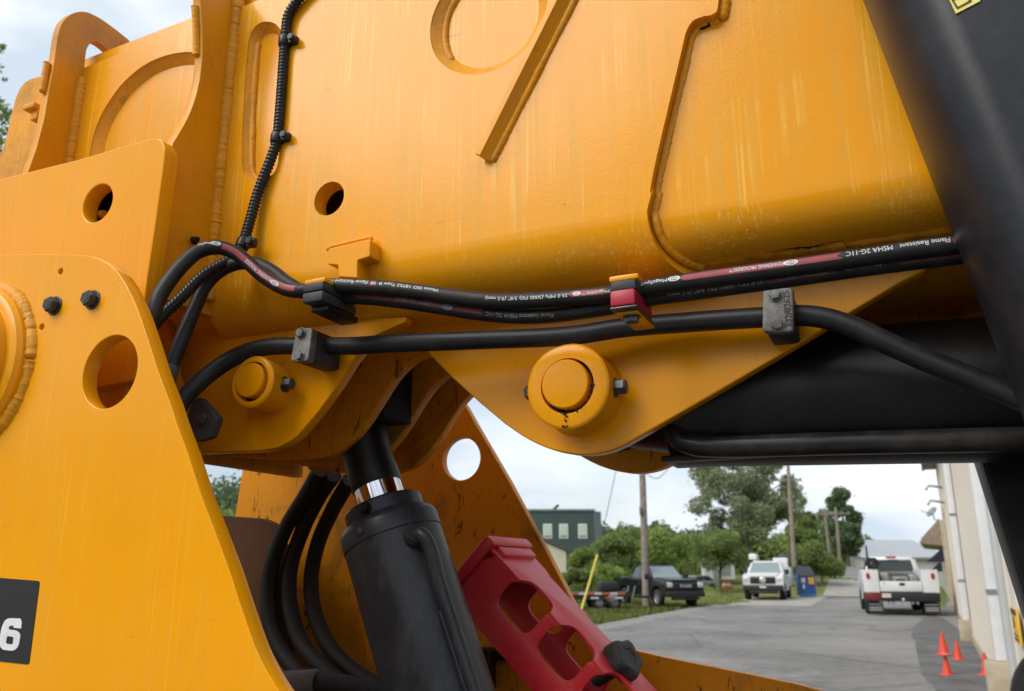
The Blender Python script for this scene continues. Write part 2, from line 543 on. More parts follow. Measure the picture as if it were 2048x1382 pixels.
# decal with the figure 6
dq = [(-160, 1143), (79, 1162, 6), (57.5, 1329, 6), (-160, 1306)]
dec = plate('decal', fillet(dq, 0, 5), -.0008, .0008, M['decal'], near, bevel=0)
six_o = [(40, 1237), (12, 1236, 12), (3, 1254, 8), (-2, 1284, 10), (2, 1299, 10), (28, 1302, 12), (37, 1292, 8), (41, 1268, 10), (33, 1261, 8), (17, 1259, 2), (18, 1252, 4), (27, 1251), (27, 1255.5), (42, 1257), (43.5, 1243, 7)]
six_h = [(14, 1272, 4), (27, 1273.5, 4), (25.5, 1289, 4), (11, 1287.5, 4)]
plate('number_six', fillet(six_o), -.0012, .0004, M['white'], dec, [[Q(x, y, -.0012) for x, y in fillet(six_h)]], 0)
# what is seen through the big hole: an upright stiffener
plate('stiffener', [(212, 830), (250, 660), (278, 660), (242, 830)], .10, .02, M['yel_gus'], near)

plate('bulkhead', [(120, 600), (330, 600), (400, 1000), (120, 1000)], .24, .01, M['yel_grime_shade'], near)
# unseen chassis frame, axle and wheels, added below to cut ground bounce
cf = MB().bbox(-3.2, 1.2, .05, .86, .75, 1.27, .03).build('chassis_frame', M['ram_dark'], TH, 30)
MB().bbox(.35, 2.6, -.5, .045, .45, 1.05, .05).build('unseen_tank_blocker', M['ram_dark'], TH, 30)  # unseen box, added to kill light bouncing off the ground
MB().bbox(-1.80, -1.74, .024, 1.3, 1.33, 1.68, .01).build('unseen_rear_blocker', M['yel_grime_shade'], TH, 30)  # unseen wall, added to darken the space between the chassis plates
for X_, s_ in ((-2.2, -1), (1.5, -1), (-2.2, 1), (1.5, 1)):
    y_ = -.42 if s_ < 0 else 1.34
    if s_ < 0 and X_ > 0: continue
    ty_ = MB().lathe([(-.2, .36), (-.21, .56), (-.17, .63), (.17, .63), (.21, .56), (.2, .36)], (X_, y_, .63), (0, 1, 0), 40, cap=False).build('wheel', M['hose'], TH, 40)
    MB().lathe([(-.14, .01), (-.12, .3), (-.2, .36), (.2, .36), (.12, .3), (.14, .01)], (X_, y_, .63), (0, 1, 0), 32).build('rim', M['yel_grime_shade'], ty_, 30)  # rim of the unseen wheel, added to cut ground bounce
    MB().tube([(X_, .46, .63), (X_, y_, .63)], .09, 14).build('unseen_axle_blocker', M['ram_dark'], ty_, 30)

# ---------------- far chassis plate
FW = .905
fpl = [(512, 880), (487, 925), (470, 1035), (430, 1200), (400, 1420), (400, 1500), (1900, 1500), (1760, 1418), (1600, 1370), (1500, 1349), (1400, 1329), (1320, 1313, 30), (1243, 1294, 30), (1204, 1276, 20), (1177, 1256, 20),
       (1154, 1222, 20), (1119, 1154), (1089, 1096), (1019, 965), (952, 850), (931, 812, 5), (900, 770, 20), (840, 730, 30), (700, 700)]
c2 = Q(922, 917.5, FW)
far = plate('chassis_side_plate', fillet(fpl), FW, .022, M['yel_grime_shade'], TH, [circ(*c2, .0463, 64)], .0012)
far['label'] = 'far yellow chassis plate, grimy with black scrapes and a round hole'
plate('cross_plate', fillet([(300, 1015), (455, 1032), (528, 1037, 14), (552, 1050, 14), (566, 1090), (590, 1500), (300, 1500)]), .80, .02, blackmat('brown_shade_tone', (.10, .042, .012), .7, .5, (.05, .03, .02), 8), TH)  # shaded plate: the brown puts its shade into the colour
# dark latch bracket on the far plate behind the strut
mb = MB()
a = P3(985, 1330, FW)
mb.bbox(a.x - .05, a.x + .05, FW - .03, FW + .001, a.z + .012, a.z + .03, .004)
mb.bbox(a.x - .025, a.x + .015, FW - .05, FW - .01, a.z - .045, a.z + .035, .006)
mb.build('latch_bracket', M['ram_dark'], far, 30)

# ---------------- boom
TW, DW = .232, .216           # side of the tube and of the doubler welded on it
ZB = 2.074                    # where the lower bend starts
RB = .056
boom = empty('boom', (0, 0, 0)); boom.parent = TH
boom['label'] = 'yellow box section boom with welded doubler plates and streaks of dried dust'
hole_c = Q(658, 397, DW)
HR = .0262
top_z = 2.602
# tube: two side sheets, bends, bottom, top
side = [(-1.42, ZB), (.9, ZB), (.9, top_z + .25), (-.2, top_z + .25), (-.7, top_z + .02), (-1.02, top_z), (-1.33, top_z - .012), (-1.42, top_z - .06)]
me = flat_solid([side, circ(*hole_c, HR, 48)], .012, 0)
mb = MB()
mb.addm(remap(me, lambda c: Vector((c.x, TW + .006 - c.z, c.y))))
# bend and bottom as a profile swept along X
prof = [(TW + RB - RB * math.cos(q), ZB - RB * math.sin(q)) for q in [math.pi / 2 * k / 20 for k in range(21)]] + [(.92 - TW - RB + RB * math.sin(q), ZB - RB * math.cos(q)) for q in [math.pi / 2 * k / 10 for k in range(11)]] + [(.92 - TW, top_z)]
vs = []; fs = []
xs = [-1.42, -1.0, -.5, 0, .5, .9]
for x in xs: vs += [(x, a, b) for a, b in prof]
n = len(prof)
for i in range(len(xs) - 1):
    for k in range(n - 1): fs.append((i * n + k, i * n + k + 1, (i + 1) * n + k + 1, (i + 1) * n + k))
mb.add(vs, fs)
mb.add([(-1.35, TW + .006, top_z - .02), (-.7, TW + .006, top_z + .0), (-.2, TW + .006, top_z + .23), (.9, TW + .006, top_z + .23), (.9, .92 - TW, top_z + .23), (-.2, .92 - TW, top_z + .23), (-.7, .92 - TW, top_z), (-1.35, .92 - TW, top_z - .02)],
       [(0, 1, 6, 7), (1, 2, 5, 6), (2, 3, 4, 5)])
mb.add([(-1.42, TW + .006, ZB), (-1.42, .92 - TW, ZB - .05), (-1.42, .92 - TW, top_z), (-1.42, TW + .006, top_z - .06)], [(0, 1, 2, 3)])
me = mesh(mb.v, mb.f)
link('boom_tube', me, M['yel_boom'], boom, 30)

# doubler plate with its cut-outs
GX1, GX2 = -.947, -1.309
edge_px = [(1440, -30), (1437, 0), (1434, 22), (1424, 30, 8), (1408, 32), (1385, 40, 10), (1372, 62, 8), (1362, 105), (1348, 165), (1325, 262), (1306, 345, 30), (1297, 400, 30), (1294.5, 432)]
ed = [Q(x, y, DW) for x, y in fillet(edge_px[1:-1])]
ed = [Q(*edge_px[0], DW)] + ed + [(Q(*edge_px[-1], DW)[0], ZB)]
XE = ed[-1][0]
outer = ed + [(GX2 - .1, ZB), (GX2 - .1, top_z - .075), (GX2 + .02, top_z - .045), (-1.03, top_z - .035), (-.72, top_z - .02), (-.35, top_z + .16), (-.1, top_z + .2)]
# slot near the gusset
slot_px = [(484, 325), (497, 85), (505, 60), (522, 45), (545, 45), (560, 58), (566, 80), (556, 325), (548, 345), (530, 358), (505, 360), (488, 346)]
slot = [Q(v.x, v.y, DW) for v in catmull([Vector((x, y, 0)) for x, y in slot_px], 5, True)]
# big round opening
cc = Q(974, 30, DW)
k1 = Q(974, 145, DW)
CR = abs(k1[1] - cc[1])
# arched opening between the gussets
arch_px = [(176, 330), (186, 268), (205, 222), (240, 170), (285, 130), (330, 110), (372, 103), (400, 106), (436, 135), (436, 300), (430, 420), (180, 420)]
arch = [Q(x, y, DW) for x, y in fillet(arch_px, 26)]
me = flat_solid([outer, circ(*hole_c, HR + .0005, 48), slot, circ(*cc, CR, 72), arch], TW - DW, 0)
mb = MB(); mb.addm(remap(me, lambda c: Vector((c.x, (TW + DW) / 2 - c.z, c.y))))
# the doubler wraps round the lower bend, its front corner cut back in a curve
rb2 = RB + (TW - DW)
vs = []; fs = []
nq = 22
for lay in (0, 1):
    r = rb2 if lay == 0 else RB + .0002
    for k in range(nq + 1):
        q = (math.pi / 2) * 1.0 * k / nq
        y = TW + RB - r * math.cos(q); z = ZB - r * math.sin(q)
        xe = XE + .0 + .045 * (k / nq) ** 2.2
        for x in (GX1, -.6, xe): vs.append((x, y, z))
m3 = (nq + 1) * 3
for k in range(nq):
    for j in range(2):
        fs.append((k * 3 + j, k * 3 + j + 1, k * 3 + j + 4, k * 3 + j + 3))
    fs.append((k * 3 + 2, m3 + k * 3 + 2, m3 + k * 3 + 5, k * 3 + 5))
mb.add(vs, fs)
# bottom lip
zb0, zb1 = ZB - rb2, ZB - RB
mb.add([(GX1, TW + RB, zb0), (XE + .045, TW + RB, zb0), (XE + .1, .34, zb0), (GX1, .34, zb0), (XE + .045, TW + RB, zb1), (XE + .1, .34, zb1)], [(0, 1, 2, 3), (1, 4, 5, 2)])
link('doubler_plate', fixn(mesh(mb.v, mb.f)), M['yel_boom'], boom, 30)
def inset(lp, d):
    area = sum(lp[i - 1][0] * lp[i][1] - lp[i][0] * lp[i - 1][1] for i in range(len(lp)))
    sg = 1 if area > 0 else -1
    out = []
    for i in range(len(lp)):
        t_ = (Vector(lp[(i + 1) % len(lp)]) - Vector(lp[i - 1])).normalized()
        out.append(Vector(lp[i]) + Vector((-t_.y, t_.x)) * d * sg)
    return out
for lp, d_ in ((slot, .011), (circ(*cc, CR, 72), .019), (arch, .015)):
    il = inset(lp, d_); n_ = len(lp)
    vs = [(q[0], DW + .0012, q[1]) for q in inset(lp, -.0004)] + [(q.x, TW - .0004, q.y) for q in il]
    MB().add(vs, [(k, (k + 1) % n_, n_ + (k + 1) % n_, n_ + k) for k in range(n_)]).build('fillet_weld', M['weld'], boom, 40)
# bore sleeve so that the hole has depth
MB().lathe([(0, HR + .0002), (.05, HR + .0002)], (hole_c[0], TW, hole_c[1]), (0, 1, 0), 48, cap=False).build('bore', M['ram_dark'], boom, 30, fix=False)

# welds: doubler edge on the tube, inside slot, circle and arch
def offs(lp, d):
    out = []
    for i in range(len(lp)):
        a = Vector(lp[i - 1]); b = Vector(lp[(i + 1) % len(lp)])
        t = (b - a).normalized(); nn = Vector((-t.y, t.x))
        p = Vector(lp[i]) + nn * d; out.append(Vector((p.x, TW - .001, p.y)))
    return out
weld('weld_bead', [Vector((x + .004, TW + .002, z)) for x, z in ed[3:]] + [Vector((XE + .045 * (k / 12) ** 2.2 + .006, TW + RB - (RB + .0005) * math.cos(math.pi / 2 * k / 12), ZB - (RB + .0005) * math.sin(math.pi / 2 * k / 12))) for k in range(1, 13)], .0065, M['weld'], boom, 11)
weld('weld_bead', [Vector((x + .004, TW - .0005, z)) for x, z in ed[:4]], .010, M['weld'], boom, 12)
sl = [Vector((x, 0, z)) for x, z in slot]
left_side = sorted([v for v in sl if v.x < sum(q.x for q in sl) / len(sl)], key=lambda v: v.z)
weld('weld_bead', [Vector((v.x + .008, TW - .001, v.z)) for v in left_side if v.z < max(q.z for q in sl) - .02], .0065, M['weld'], boom, 13)
weld('weld_bead', [Vector((cc[0] + (CR - .017) * math.cos(a), TW - .001, cc[1] + (CR - .006) * math.sin(a))) for a in [R(120) + R(95) * k / 30 for k in range(31)]], .006, M['weld'], boom, 14)
aw = [Q(x + 9, y + 8, TW) for x, y in fillet(arch_px[0:9], 26)]
weld('weld_bead', [Vector((x, TW - .001, z)) for x, z in aw], .008, M['weld'], boom, 15)

# seam bar under the boom side with cracked paint, from the doubler to the right
zs = ZB - RB
pts = [P3(1338, 531, .285), P3(1420, 521, .285), P3(1560, 502, .285), P3(1700, 484, .285), P3(1900, 456, .285), P3(2100, 430, .285)]
rr = random.Random(5)
MB().tube(catmull(pts, 14), .008, 8, rf=lambda t, i: .0075 + .0012 * math.sin(i * 1.3) + rr.uniform(-.0007, .0007)).build('seam_weld', M['yel_grime_shade'], boom, 60)

def bend_at(x, y, out=.0):
    w = .25
    for _ in range(40):
        z = P3(x, y, w).z
        q = math.asin(min(max((ZB - z) / RB, 0), 1)); w = .6 * w + .4 * (TW + RB - RB * math.cos(q))
    return P3(x, y, w - out)
rr = random.Random(15)
for cr_px in ([(1762, 479), (1790, 475), (1830, 467), (1870, 461), (1905, 456)], [(1540, 503), (1575, 499), (1600, 496), (1625, 493), (1650, 487), (1690, 481)], [(1335, 521), (1360, 525), (1400, 522)], [(1722, 484), (1723, 492), (1721, 499)]):
    pts_ = catmull([bend_at(x, y + rr.uniform(-1, 1), .0002) for x, y in cr_px], 6)
    pts_ = [p_ + Vector((rr.uniform(-1, 1), 0, rr.uniform(-1, 1))) * .0005 for p_ in pts_]
    MB().tube(pts_, .0011, 6, rf=lambda t, i: .0013 * (1.1 - abs(2 * t - 1)) * rr.uniform(.6, 1.3)).build('paint_crack', M['hole'], boom, 60)
# gussets standing out from the boom side
def gx(pxs, X): return [QX(x, y, X) for x, y in pxs]
g1 = gx([(388, -60), (394, 10), (397, 60), (397, 110), (395, 135)], GX1) + gx(fillet([(392, 160), (385, 192, 20), (373, 226, 20), (360, 252, 20), (338, 288)]), GX1)
g1 += [(.112, 2.20), (.112, 2.03), (TW + .01, 2.03), (TW + .01, g1[0][1] + .05)]
gu = plate_x('gusset', g1, GX1, .016, M['yel_gus'], boom)
weld('weld_bead', [Vector((GX1 + .0085, DW + .0005, z)) for z in (2.70, 2.55, 2.4, 2.2, 2.05)], .0135, M['weld'], gu, 21)
weld('weld_bead', [Vector((GX1 - .003, g1[1][0] - .001, g1[1][1])), Vector((GX1 - .003, g1[4][0] - .001, g1[4][1] + .02))], .007, M['weld'], gu, 25)
g2px = [(48, 350), (66, 300), (82, 240), (92, 180), (100, 140), (105, 105), (110, 70, 20), (118, 45, 15), (140, 27, 15), (165, 24, 20), (195, 38, 25), (225, 60), (250, 80), (330, 170), (330, 300)]
g2 = gx(fillet(g2px), GX2)
g2 = [q for q in g2] + [(.30, 2.2), (.142, 2.2)]
eye = gx(fillet([(163, 136), (167, 100, 12), (178, 84, 10), (192, 88, 10), (210, 102, 10), (240, 140)]), GX2)
gu2 = plate_x('gusset', g2, GX2, .016, M['yel_eye'], boom, [eye])
gu2['label'] = 'weathered gusset with a lifting eye at its top'
weld('weld_bead', [Vector((GX2 + .0085, DW + .0005, z)) for z in (2.535, 2.4, 2.1)], .0135, M['weld'], gu2, 22)
weld('weld_bead', [Vector((GX2 - .004, a, b)) for a, b in gx([(97, 122), (88, 185)], GX2)], .007, M['weld'], gu2, 23)
# rear end plate of the boom
ep = plate('end_plate', fillet([(-40, 430), (12, 275), (32, 190, 18), (50, 160, 18), (98, 148), (170, 120), (170, 420)]), .26, .014, M['yel_rust'], boom)
a = P3(80, 232, .255)
MB().bbox(a.x - .012, a.x + .02, .225, .262, a.z, a.z + .012, .003).bbox(a.x, a.x + .02, .235, .262, a.z - .02, a.z + .004, .003).build('hook', M['yel_rust'], ep, 30)
# mid plate in front of the gussets
mw = .088
mpl = [(-420, 470), (-60, 372), (0, 358), (160, 318), (300, 277), (322, 276, 10), (331, 296, 10), (326, 340), (312, 440), (294, 560), (270, 760), (-420, 900)]
mid = plate('pivot_cheek', fillet(mpl), mw, .026, M['yel'], boom, [circ(*Q(195, 406, mw), .0305, 56)], .002)
mid['label'] = 'flat boom pivot plate with a round hole'
a = P3(198, 426, .122)
MB().tube([a + Vector((-.02, 0, 0)), a + Vector((.012, .0, -.004))], .0065, 12).build('peg', M['yel'], mid, 30)
hc_ = Q(195, 406, mw)
MB().add([(hc_[0] + x_, y_, hc_[1] + z_) for y_ in (mw + .0262, .2) for x_, z_ in ((-.06, -.06), (.06, -.06), (.06, .06), (-.06, .06))], [(0, 1, 5, 4), (1, 2, 6, 5), (2, 3, 7, 6), (3, 0, 4, 7), (4, 5, 6, 7)]).build('added_dark_box', M['ram_dark'], mid)  # closed dark box added behind the hole to keep light out

# diagonal rib: a small angle welded across the side
ra, rb_ = P3(975, 322, DW), P3(1165, -60, DW)
dv = (rb_ - ra); L = dv.length; dv.normalize(); nv = Vector((dv.z, 0, -dv.x))
if nv.x < 0: nv = -nv
mb = MB()
def rp_(s, n_, y): return ra + dv * s + nv * n_ + Vector((0, y - DW, 0))
sec = [(-.0125, DW - .013), (-.0125, DW - .016), (-.003, DW - .018), (-.0015, DW - .016), (.006, DW - .004), (.012, DW + .001), (-.004, DW + .001)]
vs = [rp_(s, a, b) for s in (0, L) for a, b in sec]
ns = len(sec)
mb.add(vs, [(k, (k + 1) % ns, ns + (k + 1) % ns, ns + k) for k in range(ns)] + [tuple(range(ns)), tuple(range(ns, 2 * ns))])
mb.build('rib', M['yel_gus'], boom, 25)
weld('weld_bead', [rp_(.0, .008, DW - .001), rp_(L * .5, .010, DW - .001), rp_(L, .012, DW - .001)], .0055, M['weld'], boom, 31)

# T bracket
tb = [(656, 497, 5), (741, 477, 7), (740, 513, 5), (714.5, 520, 4), (714, 556), (676, 553), (676, 530, 3), (654, 528.5, 4)]
plate('t_bracket', fillet(tb), .190, .03, M['yel_clean'], boom, bevel=.0015)
weld('weld_bead', [P3(x_, y_, .206) for x_, y_ in ((654, 500), (664, 494), (690, 487), (720, 480), (741, 475), (744, 480))], .0042, M['weld'], boom, 33)
# black burr near the gusset, plus torn hole at the doubler corner
rr = random.Random(8)
def lump(o, r, seed, fl=(1, 1, 1)):
    rr = random.Random(seed)
    bm = bmesh.new(); bmesh.ops.create_icosphere(bm, subdivisions=2, radius=r)
    for v in bm.verts: v.co = Vector((v.co.x * fl[0], v.co.y * fl[1], v.co.z * fl[2])) * rr.uniform(.7, 1.2) + Vector(o)
    bm.verts.index_update()
    r_ = ([v.co.copy() for v in bm.verts], [tuple(v.index for v in q.verts) for q in bm.faces]); bm.free(); return r_
MB().add(*lump(P3(390, 480, .17), .007, 3)).build('burr', M['hole'], gu, 60)
MB().add(*lump(P3(1417, 46, TW), .007, 5, (1.7, .4, .7))).add(*lump(P3(1408, 54, TW), .005, 6, (1.7, .4, .7))).build('torn_hole', M['hole'], boom, 60)

# ---------------- lugs and pins below the boom
l1 = [(300, 700), (340, 905), (400, 906), (450, 904), (520, 901), (556, 896, 14), (590, 877, 16), (632, 829, 20), (672, 774), (706, 720), (742, 675, 14), (811, 643, 4), (811, 634), (640, 640), (300, 640)]
l1 = fillet(l1)
w1 = .27
def lug(w, pxs, rw, mat, label=None):
    o = plate('lug_plate', pxs, w, .02, mat, boom, ref_w=rw)
    if label: o['label'] = label
    return o
lugA = lug(w1, l1, w1, M['yel_clean'], 'near lug plate of the lift cylinder')
l2 = fillet([(420, 800), (450, 911), (524, 917), (613, 920), (657, 913, 16), (684, 899, 16), (711, 873, 20), (741, 833, 20), (766, 791, 20), (790, 754, 18), (822, 722, 18), (860, 706), (900, 640), (500, 640)])
for w in (.405, .515, .635):
    lug(w, l2, .405, M['yel_grime_shade'])
b2 = Q(1133, 770, .338)
l3px = [(760, 560), (862, 712), (905, 756), (960, 806), (1010, 848), (1050, 876, 30), (1100, 900, 30), (1172, 912, 40), (1230, 900, 40), (1290, 866, 20), (1420, 792), (1560, 710), (1700, 625), (1800, 565), (1850, 540), (1850, 500), (1300, 520)]
l3 = fillet(l3px)
lugB = plate('lug_plate', l3, .338, .022, M['yel_clean'], boom, bevel=.002)
lugB['label'] = 'near triangular lug plate carrying the large pin boss'
lugC = plate('lug_plate', l3, .575, .022, M['yel_grime_shade'], boom, ref_w=.338)
# web between lug pairs, dark pocket
a, b = P3(790, 760, .46), P3(560, 880, .46)
MB().box(-.97, -.95, .28, .64, 1.86, 2.03).build('cross_web', M['yel_grime_shade'], boom)
MB().box(-1.1, -1.08, .27, .65, 1.83, 2.03).build('cross_web', M['yel_grime_shade'], boom)
plate('gap_blocker', None, .60, .02, M['yel_grime_shade'], boom, xz=[(-.30, 2.03), (1.2, 2.03), (1.2, 1.80), (.1, 1.84), (-.2, 1.93)])  # added plate, closes the far gap and keeps skylight out
MB().box(-1.0, 1.2, .30, .62, 2.004, 2.012).build('bottom_strip', M['yel_grime_shade'], boom)

def pin_boss(px, w0, w1, rb, rp, label, boltpx, seed):
    c = Q(px[0], px[1], w0)
    o = Vector((c[0], w1 + .001, c[1]))
    d = w1 - w0
    pb = MB().lathe([(0, rb + .004), (.003, rb + .001), (.006, rb), (d - .002, rb), (d, rb - .002), (d + .001, rb - .004), (d + .001, rp + .004), (d - .006, rp + .0035), (d - .02, rp + .003)], o, NORM, 72, cap=False).build('pin_boss', M['yel_clean'], boom, 30)
    pb['label'] = label
    MB().lathe([(d - .03, rp), (d + .002, rp), (d + .0045, rp - .0015), (d + .005, rp - .004), (d + .005, 0.0001)], o + Vector((-.002, 0, .002)), NORM, 64, cap=False).build('pin', M['yel_clean'], pb, 30)
    MB().lathe([(d - .012, rp + .0034), (d - .011, rp - .001)], o, NORM, 48, cap=False).build('pin_gap', M['hole'], pb, fix=False)
    wb = w0 + d * .55
    for s in (-1, 1):
        hexbolt(Vector((c[0] + s * (rb - .002), wb, c[1] - .002 * s)), (s, 0, 0), boltpx, boltpx * 1.5, M['steel'], pb, rot=.3 + s * .2)
    rr = random.Random(seed)
    return pb, c
pin_boss((503, 763), .218, w1, .0387, .0258, 'smaller pin boss above the lift cylinder rod', .0095, 1)
pb2, c2b = pin_boss((1134, 771), .283, .338, .0566, .0325, 'larger pin boss on the triangular lug', .0105, 2)
# grease run below the large pin
mb = MB()
rr = random.Random(4)
for k in range(40):
    a = rr.uniform(R(-140), R(10))
    r = .0330 + abs(rr.gauss(0, .0018))
    if k > 26:
        o = Vector((c2b[0] - .004 + rr.gauss(0, .0035), .2818, c2b[1] - .036 - rr.uniform(0, .019)))
    else:
        o = Vector((c2b[0] + r * math.cos(a), .2818, c2b[1] + r * math.sin(a)))
    mb.add(*lump(o, rr.uniform(.0005, .0016), k, (1, .25, 1.5)))
mb.build('grease', M['hole'], pb2, 60)

# ---------------- lift cylinder
ram = empty('lift_cylinder', (0, 0, 0)); ram.parent = TH
ram['label'] = 'black lift cylinder with a short length of chrome rod showing'
ca, cb = P3(726, 880, .46), P3(884, 1400, .46)
ax = (cb - ca).normalized()
def rpt(x, y):      # axial parameter of a pixel on the mid plane
    return (P3(x, y, .46) - ca).dot(ax)
s_col0, s_col1 = rpt(742, 945), rpt(748, 978)
s_h0 = rpt(762, 1018)
MB().lathe([(-.10, .046), (-.02, .046), (.02, .0405), (s_col0, .0400)], ca, ax, 40).build('rod_eye', M['ram_dark'], ram, 30)
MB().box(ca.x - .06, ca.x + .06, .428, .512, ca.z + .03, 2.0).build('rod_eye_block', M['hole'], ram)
MB().lathe([(s_col0 - .001, .0412), (s_col1 - .002, .0412), (s_col1, .0402)], ca, ax, 40).build('rod_collar', M['ram_dark'], ram, 30)
MB().lathe([(s_col1 - .002, .0392), (s_h0 + .02, .0392)], ca, ax, 48).build('rod', M['chrome'], ram, 30)
RBD = .0795
MB().lathe([(s_h0 - .004, .0425), (s_h0 - .004, .0615), (s_h0 - .001, .0635), (s_h0 + .018, .0635), (s_h0 + .020, .066), (s_h0 + .022, RBD - .008), (s_h0 + .028, RBD - .002), (s_h0 + .034, RBD + .0004), (s_h0 + .056, RBD + .0004), (s_h0 + .0575, RBD - .0012), (s_h0 + .06, RBD - .001)], ca, ax, 72, cap=False).build('gland', M['ram'], ram, 25)
MB().lathe([(s_h0 + .0585, RBD - .0007), (s_h0 + .75, RBD - .0007)], ca, ax, 72).build('barrel', M['ram'], ram, 25)
# ports on the gland
side_v = Vector((ax.z, 0, -ax.x))
if side_v.x < 0: side_v = -side_v
def onb(s, th, r):   # point on barrel: th measured from the near side (-w) to the right
    return ca + ax * s + NORM * (r * math.cos(th)) + side_v * (r * math.sin(th))
hexbolt(onb(s_h0 + .008, .1, .063), NORM * math.cos(.1) + side_v * math.sin(.1), .008, .01, M['ram_dark'], ram, 'plug', rot=.1)
hexbolt(onb(s_h0 + .042, -.05, RBD), NORM, .006, .004, M['dull'], ram, 'plug', False)
# feed pipe with its elbow
s_p = rpt(835, 1090) - .0
th0 = .92
p0 = onb(s_p, th0, RBD)
MB().lathe([(-.004, .0165), (.008, .0165), (.010, .015), (.016, .0135)], p0, NORM * math.cos(th0) + side_v * math.sin(th0), 24).build('port', M['ram'], ram, 30)
pp = catmull([onb(s_p, th0, RBD + .004), onb(s_p, th0, RBD + .018), onb(s_p + .008, th0 + .03, RBD + .026), onb(s_p + .028, th0 + .08, RBD + .024), onb(s_p + .075, th0 + .11, RBD + .014), onb(s_p + .13, th0 + .13, RBD + .011), onb(s_p + .5, th0 + .16, RBD + .011)], 8)
MB().tube(pp, .0105, 18).build('feed_pipe', M['ram'], ram, 50)
MB().tube([onb(s_p + .115 + k * .04, th0 + .255 + k * .003, RBD + .004) for k in range(12)], .0055, 10).build('pipe_guard', M['ram'], ram, 50)
MB().tube([onb(s_p + .115 + k * .04, th0 + .03 + k * .003, RBD + .003) for k in range(12)], .0045, 10).build('pipe_guard', M['ram'], ram, 50)

# ---------------- compensating cylinder under the boom and its pipe
comp = empty('tilt_cylinder', (0, 0, 0)); comp.parent = TH
comp['label'] = 'large black cylinder lying in the shade below the boom'
ta, tb_ = P3(1240, 812, .46), P3(2300, 764, .46)
tx = (tb_ - ta).normalized()
rt = .090
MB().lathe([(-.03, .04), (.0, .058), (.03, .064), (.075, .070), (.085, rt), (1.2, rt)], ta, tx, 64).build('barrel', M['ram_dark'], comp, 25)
MB().lathe([(-.11, .058), (.11, .058)], Vector((b2[0], .46, b2[1] - .004)), (0, 1, 0), 40).build('eye', M['ram_dark'], comp, 30)
pp = catmull([P3(1345, 820, .40), P3(1347, 850, .395), P3(1360, 878, .392), P3(1390, 890, .39), P3(1440, 893, .39), P3(1700, 886, .39), P3(2150, 876, .39)], 10)
MB().tube(pp, .0145, 24).build('steel_pipe', blackmat('worn_pipe_paint', (.011, .0115, .013), .3, .4, (.15, .125, .10), 5), comp, 50)
MB().bbox(ta.x + .07, ta.x + 1.3, .41, .50, 0, .008, .002, M=Matrix.Translation((0, 0, P3(1400, 919, .41).z))).build('slide_bar', M['ram_dark'], comp, 30)

# ---------------- long steel pipe with its cast clamps
pipe_px = [(350, 830, .16), (365, 800, .17), (380, 783, .18), (416, 750, .20), (463, 718, .215), (506, 700, .225), (543, 693, .23), (600, 692, .234), (700, 692, .243), (781, 687, .25), (962, 680, .272), (1142, 671, .29), (1250, 655, .298), (1369, 645, .302), (1520, 635, .304), (1600, 631, .304), (1648, 636, .304), (1708, 655, .303), (1767, 683, .302), (1847, 718, .30), (1927, 750, .298), (2006, 782, .296), (2120, 830, .29)]
lp = MB().tube(catmull([P3(*q) for q in pipe_px], 8), .0128, 24).build('hydraulic_pipe', M['pipe'], TH, 50)
lp['label'] = 'long black steel pipe bent at both ends, held by two cast clamps'
def cast_clamp(px, wf, wbk, embossed):
    loop = [Q(x, y, wf) for x, y in px]
    o = plate('pipe_clamp', None, wf, .014, M['zinc'], TH, bevel=.002, xz=loop)
    cx = sum(q[0] for q in loop) / len(loop); cz = sum(q[1] for q in loop) / len(loop)
    hh = max(q[1] for q in loop) - min(q[1] for q in loop); ww = max(q[0] for q in loop) - min(q[0] for q in loop)
    MB().bbox(cx - ww * .43, cx + ww * .43, wf + .0145, wbk, cz - hh * .47, cz + hh * .47, .004).build('clamp_body', M['rubber_block'], o, 30)
    for s in (-1, 1):
        hexbolt(Vector((cx - ww * (.05 if embossed else .05), wf, cz + s * hh * .33)), NORM, .0068, .006, M['zinc'], o, rot=.4 * s)
    return o, cx, cz, ww, hh
def text_mesh(s, size, extrude=0.0, bold=0.0, align='CENTER'):
    cu = bpy.data.curves.new('t', 'FONT'); cu.body = s; cu.size = size; cu.align_x = align; cu.align_y = 'CENTER'
    cu.extrude = extrude; cu.offset = bold; cu.resolution_u = 3
    o = bpy.data.objects.new('t', cu); COL.objects.link(o)
    me = bpy.data.meshes.new_from_object(o.evaluated_get(bpy.context.evaluated_depsgraph_get()))
    bpy.data.objects.remove(o); bpy.data.curves.remove(cu); me.materials.clear()
    return me
k1_, *_ = cast_clamp(fillet([(592, 656, 9), (624.5, 655, 7), (616, 723.5, 10), (580, 722.5, 7)]), .196, .268, False)
k1_['label'] = 'zinc cast clamp holding the pipe near the small pin'
k2_, cx, cz, ww, hh = cast_clamp(fillet([(1526, 577, 9), (1586, 575, 9), (1586.5, 664, 10), (1524.5, 663, 9)]), .27, .338, True)
k2_['label'] = 'zinc cast clamp stamped with a part number, holding the pipe at its bend'
me = text_mesh('332/02625', .0105, .0004, .0002)
remap(me, lambda c: Vector((cx + ww * .30 - c.y, .2695 - c.z * .5 + .0, cz + c.x)))
link('stamped_number', me, M['dull'], k2_)

# grey foot bracket where the pipe starts
fb = plate('pipe_foot', fillet([(366, 850), (384, 800), (399, 793, 6), (428, 826, 5), (435, 836, 5), (421, 874, 6), (396, 882, 6), (372, 880)]), .205, .014, M['dull'], TH, bevel=.002)
hexbolt(P3(409, 838, .205), NORM, .0085, .008, M['dull'], fb, rot=.2)

